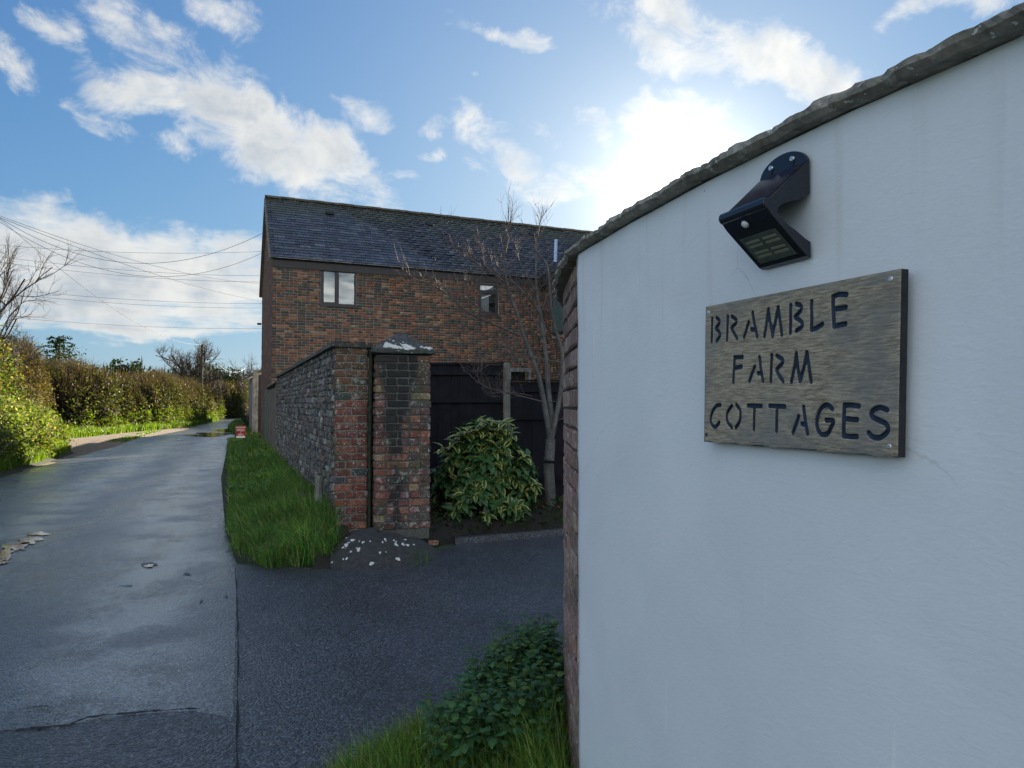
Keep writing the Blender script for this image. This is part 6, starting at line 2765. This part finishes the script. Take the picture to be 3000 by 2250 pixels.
LMS = []
for k in range(6):
    V, F, T = laurel_leaf(random.uniform(.10, .145), random.uniform(.029, .040), k / 6, random.uniform(.1, .5))
    me = D.meshes.new('leaf')
    me.from_pydata(V, [], F)
    set_tint(me, np.array(T))
    me.polygons.foreach_set('use_smooth', [True] * len(me.polygons))
    me.materials.append(M['laurel'])
    LMS.append((me, V, F, T))
sprigs = []
for k in range(330):
    th_ = random.uniform(0, 2 * math.pi)
    z = 1.10 * random.random() ** .75
    r = shrub_env(th_, z) * random.uniform(.80, 1.0)
    sprigs.append((Vector((SHC.x + math.cos(th_) * r, SHC.y + math.sin(th_) * r * .85, SHC.z + z + .02)), Vector((math.cos(th_) * .8, math.sin(th_) * .8, .35 + z * .8))))
for (x, y) in ((1352, 1262), (1372, 1258), (1426, 1232), (1402, 1250), (1425, 1262), (1470, 1240), (1490, 1238), (1500, 1262), (1455, 1262), (1485, 1280), (1300, 1310), (1535, 1330), (1330, 1290), (1560, 1420)):
    sprigs.append((P(x, y + 2, 8.3), Vector((random.uniform(-.3, .3), -.3, 1))))
tops = sprigs[330:]
SV, SF, STt = [], [], []
leaf_objs = 0
cand = []
for (c, d0) in sprigs:
    d = d0.normalized()
    nl_ = random.randint(7, 10)
    a_ = d.cross(Vector((.1, .2, 1))).normalized()
    b_ = d.cross(a_)
    stem = [c - d * .16, c + d * .03]
    for j in range(nl_):
        th_ = j * 2.4
        base = c + d * (.07 * (j / nl_) - .06)
        ld_ = (a_ * math.cos(th_) + b_ * math.sin(th_)) * .85 + d * (.25 + .6 * j / nl_) + Vector((0, 0, -.25))
        ld_.normalize()
        k = random.randrange(6)
        sc_ = random.uniform(.75, 1.3)
        X = ld_
        Zv = (d * .7 + Vector((0, 0, .7)) - ld_ * (d * .7 + Vector((0, 0, .7))).dot(ld_)).normalized()
        Yv = Zv.cross(X)
        Mx = Matrix(((X.x, Yv.x, Zv.x, base.x), (X.y, Yv.y, Zv.y, base.y), (X.z, Yv.z, Zv.z, base.z), (0, 0, 0, 1))) @ Matrix.Scale(sc_, 4)
        cand.append((-(base.y) + random.uniform(-.05, .05) + (.3 if base.z > .9 else 0), k, Mx, (random.random() * .22 - k / 6) % 1 if (c, d0) in tops else random.random()))
cand.sort(key=lambda q: -q[0])
for i, (_, k, Mx, rn) in enumerate(cand):
    me, V, F, T = LMS[k]
    if i < 300:
        o = D.objects.new('leaf', me)
        COL.objects.link(o)
        o.parent = shrub
        o.matrix_parent_inverse = Matrix.Translation(-Vector(shrub.location))
        o.matrix_basis = Mx
        o.color = (1, rn, 1, 1)
    else:
        b0 = len(SV)
        SV += [tuple(Mx @ Vector(v)) for v in V]
        SF += [tuple(q + b0 for q in f) for f in F]
        STt += [(t[0], (t[1] + rn) % 1, 0) for t in T]
fo_ = big_mesh('foliage', SV, SF, M['laurel'], shrub, np.array(STt), True, kind='stuff')
fo_.color = (1, 0, 1, 1)
T1 = Tubes()
for (c, d) in sprigs[::2]:
    b0 = Vector((SHC.x + random.uniform(-.08, .08), SHC.y + random.uniform(-.08, .08), .1))
    m_ = b0.lerp(c, .5) + Vector((0, 0, .12))
    T1.add([b0, m_, c], [.010, .006, .003], 4)
T1.build('stems', M['barkdark'], shrub)

# undergrowth and dead leaves in the bed
n = 2600
C = np.stack([RNG.uniform(-.95, 2.4, n), RNG.uniform(7.5, 9.6, n), np.zeros(n)], 1)
lim = 8.0 + .42 * C[:, 0] + np.where(C[:, 0] < -.3, (C[:, 0] + .3) * .6, 0)
ok_ = C[:, 1] > lim
C, lim = C[ok_], lim[ok_]
hz = np.clip((C[:, 1] - lim) * .45, 0, .16)
C[:, 2] = hz + RNG.uniform(.0, .12, len(C))
leaf_cloud('undergrowth', C, RNG.uniform(.03, .085, len(C)), palette(len(C), [(.02, .045, .012), (.035, .06, .018), (.09, .05, .025)], [3, 1.5, 1]), M['leaf_dark'], up=.9, kind='stuff')
n = 900
C = np.stack([RNG.uniform(-1.0, 2.2, n), RNG.uniform(6.7, 8.8, n), np.full(n, .012)], 1)
C = C[np.abs(C[:, 1] - (7.95 + .42 * C[:, 0] + np.where(C[:, 0] < -.3, (C[:, 0] + .3) * .9, 0))) < .22]
C[:, 2] += .02
leaf_cloud('leaf_litter', C, RNG.uniform(.02, .05, len(C)), palette(len(C), [(.12, .07, .03), (.07, .05, .03), (.05, .06, .02)], [1, 1, 1]), M['leaf_dark'], up=3.0, kind='stuff')
# kerb edge of the bed
v, f = obox(Vector((-.60, 7.42)), Vector((.905, .425)), 0, 3.2, -.03, .04, -.05, .07)
mesh('bed_kerb', v, f, M['patch'], kind='structure')
# loose brick bit by the pillar
lb0 = G(1270, 1592, .03)
v, f = chamfer_box(.10, .07, .05, .012, .008)
o = mesh('brick_fragment', [(q[0] + lb0.x, q[1] + lb0.y, q[2] + .035) for q in v], f, M['brick_quoin'])
o.color = (.26, .12, .07, 1)
tag(o, 'broken orange brick lying at the foot of the pillar by the bed', 'brick')
# tufts round the stone
tp_ = []
for (px, py, r_, n_, zz_) in ((1170, 1622, .05, 70, 0.02), (1235, 1560, .10, 160, .05), (1250, 1540, .08, 120, .1), (940, 1600, .18, 500, .02), (980, 1570, .12, 260, .1), (1050, 1650, .12, 120, 0), (1210, 1650, .10, 60, 0), (965, 1480, .08, 200, .3)):
    g_ = G(px, py, zz_)
    for _ in range(n_):
        tp_.append((g_.x + random.gauss(0, r_), g_.y + random.gauss(0, r_ * .6), max(0, zz_ - .02)))
tp_ = np.array(tp_)
blades('grass_tufts', tp_, RNG.uniform(.05, .16, len(tp_)), palette(len(tp_), GREENS, [3, 3, 2, 2, 1.2]), M['grass'], width=.003, lean=(0, -.3), kind='stuff')

# ================================================================== NEAR GRASS AND NETTLES
print('near grass')
edge_x = lambda y: np.interp(y, [1.2, 2.0, 2.5, 2.83, 3.2, 3.45, 3.7, 3.95], [-1.5, -1.12, -.86, -.68, -.42, -.22, .0, .2])
n = 46000
C = np.stack([RNG.uniform(-1.4, .95, n), RNG.uniform(1.5, 3.95, n), np.zeros(n)], 1)
YW = np.linspace(1.1, 4.0, 70)
wx = np.array([float(cpt(s_at_Y(y)).x) for y in YW])
wallx = np.interp(C[:, 1], YW, wx)
ex = edge_x(C[:, 1]) + .05 * vnoise(C[:, 1] * 9, C[:, 0] * 2)
m_ = (C[:, 0] > ex) & (C[:, 0] < wallx - .01)
C = C[m_]
dist_e = C[:, 0] - ex[m_]
hgt = RNG.uniform(.04, .24, len(C)) * np.clip(.5 + dist_e * 2.2, .5, 1.3) * (1 + .4 * vnoise(C[:, 0] * 8, C[:, 1] * 8, 2))
NG = [(.10, .215, .035), (.16, .29, .045), (.055, .13, .025), (.24, .30, .07), (.36, .33, .17), (.20, .14, .07)]
blades('near_grass', C, np.clip(hgt, .03, .34), palette(len(C), NG, [3, 3, 2, 1.6, .5, .2], .3), M['grass'], width=.0019, lean=(-.22, .05), bend=.95, kind='stuff')
# long thin stalks along the wall foot
n = 900
yy = RNG.uniform(1.6, 3.0, n)
xx = np.interp(yy, YW, wx) - RNG.uniform(.01, .14, n)
blades('tall_grass', np.stack([xx, yy, np.zeros(n)], 1), RNG.uniform(.15, .42, n), palette(n, NG, [3, 3, 2, 1.5, .5, .1]), M['grass'], width=.0022, lean=(-.15, 0), bend=.55, kind='stuff')
vf = [(-1.5, 1.2), (-1.10, 2.0), (-.84, 2.5), (-.66, 2.83), (-.40, 3.2), (-.20, 3.45), (.02, 3.7), (.2, 3.93)] + [(float(wx[i]) + .03, float(YW[i])) for i in range(66, 1, -5)] + [(.9, 1.15)]
sheet('near_verge', vf, .012, M['verge'])

# nettles


def nettle_leaf(L):
    V, F = [], []
    n = 6
    for i in range(n + 1):
        t = i / n
        w_ = .34 * L * (math.sin(math.pi * min(1, t ** .62)) ** 1.15) + .0005
        if i % 2 and i < n:
            w_ *= 1.22
        z = -.30 * L * t * t + .02 * L
        V += [(L * t, -w_, z - w_ * .25), (L * t, 0, z), (L * t, w_, z - w_ * .25)]
    for i in range(n):
        for k in range(2):
            F.append((i * 3 + k, (i + 1) * 3 + k, (i + 1) * 3 + k + 1, i * 3 + k + 1))
    return np.array(V), F


NV_l, NF_l = nettle_leaf(1.0)
NF_l = np.array(NF_l)
AV, AF, AT = [], [], []
stems = Tubes()
cnt = 0
placed = []
for k in range(340):
    t = random.random()
    y = 2.72 + (3.62 - 2.72) * t ** .85
    xw = float(np.interp(y, YW, wx))
    xe = float(edge_x(y))
    x = random.uniform(max(xe + .14, xw - .52 + .12 * t), xw - .03)
    wdn = xw - x
    if random.random() < (.0 if wdn < .5 else .4):
        continue
    H = random.uniform(.20, .34) * (1.15 - .7 * wdn) * (1.0 if y > 2.45 else .7)
    if y > 3.2:
        H *= 1.12
    base = Vector((x, y, 0))
    top = base + Vector((random.gauss(-.03, .04), random.gauss(-.02, .04), max(.10, H)))
    stems.add([base, base.lerp(top, .5) + rv(.008), top], [.0022, .002, .0012], 4)
    nl_ = 7
    for j in range(nl_):
        f_ = .22 + .80 * j / (nl_ - 1)
        p = base.lerp(top, min(1, f_))
        for side in (0, 1):
            th_ = j * math.pi / 2 + side * math.pi + random.uniform(-.3, .3)
            L = random.uniform(.035, .062) * (1.0 if j < nl_ - 2 else (.6 if j == nl_ - 1 else .8))
            X = Vector((math.cos(th_), math.sin(th_), random.uniform(-.25, .25) + (.35 if j == nl_ - 1 else 0))).normalized()
            Zv = (Vector((0, 0, 1)) + rv(.25))
            Zv = (Zv - X * Zv.dot(X)).normalized()
            Yv = Zv.cross(X)
            Rm = np.array([[X.x, Yv.x, Zv.x], [X.y, Yv.y, Zv.y], [X.z, Yv.z, Zv.z]])
            v = (NV_l * L) @ Rm.T + np.array(p) + np.array(X) * .008
            AV.append(v)
            AF.append(NF_l + cnt)
            cnt += len(v)
            g = random.choice([(.034, .115, .046), (.050, .145, .052), (.026, .090, .040), (.07, .16, .045)])
            if j >= nl_ - 2 and random.random() < .4:
                g = (.07, .15, .03)
            q_ = random.uniform(.8, 1.2)
            AT.append(np.tile(np.array(g) * q_, (len(v), 1)))
nb_ = big_mesh('nettle_bed', np.concatenate(AV), np.concatenate(AF), leaf_mat('nettle leaf', .22, .5, .35), None, np.concatenate(AT), True, kind='stuff')
nb_['label'] = 'bed of dark green nettles against the foot of the curved wall'
stems.build('nettle_stems', M['leaf_stem'] if 'leaf_stem' in M else simple('nettle stem', (.05, .10, .03), .6), None, kind='stuff')
print('objects', len(D.objects), 'tris~', sum(len(m.polygons) for m in D.meshes) * 2)
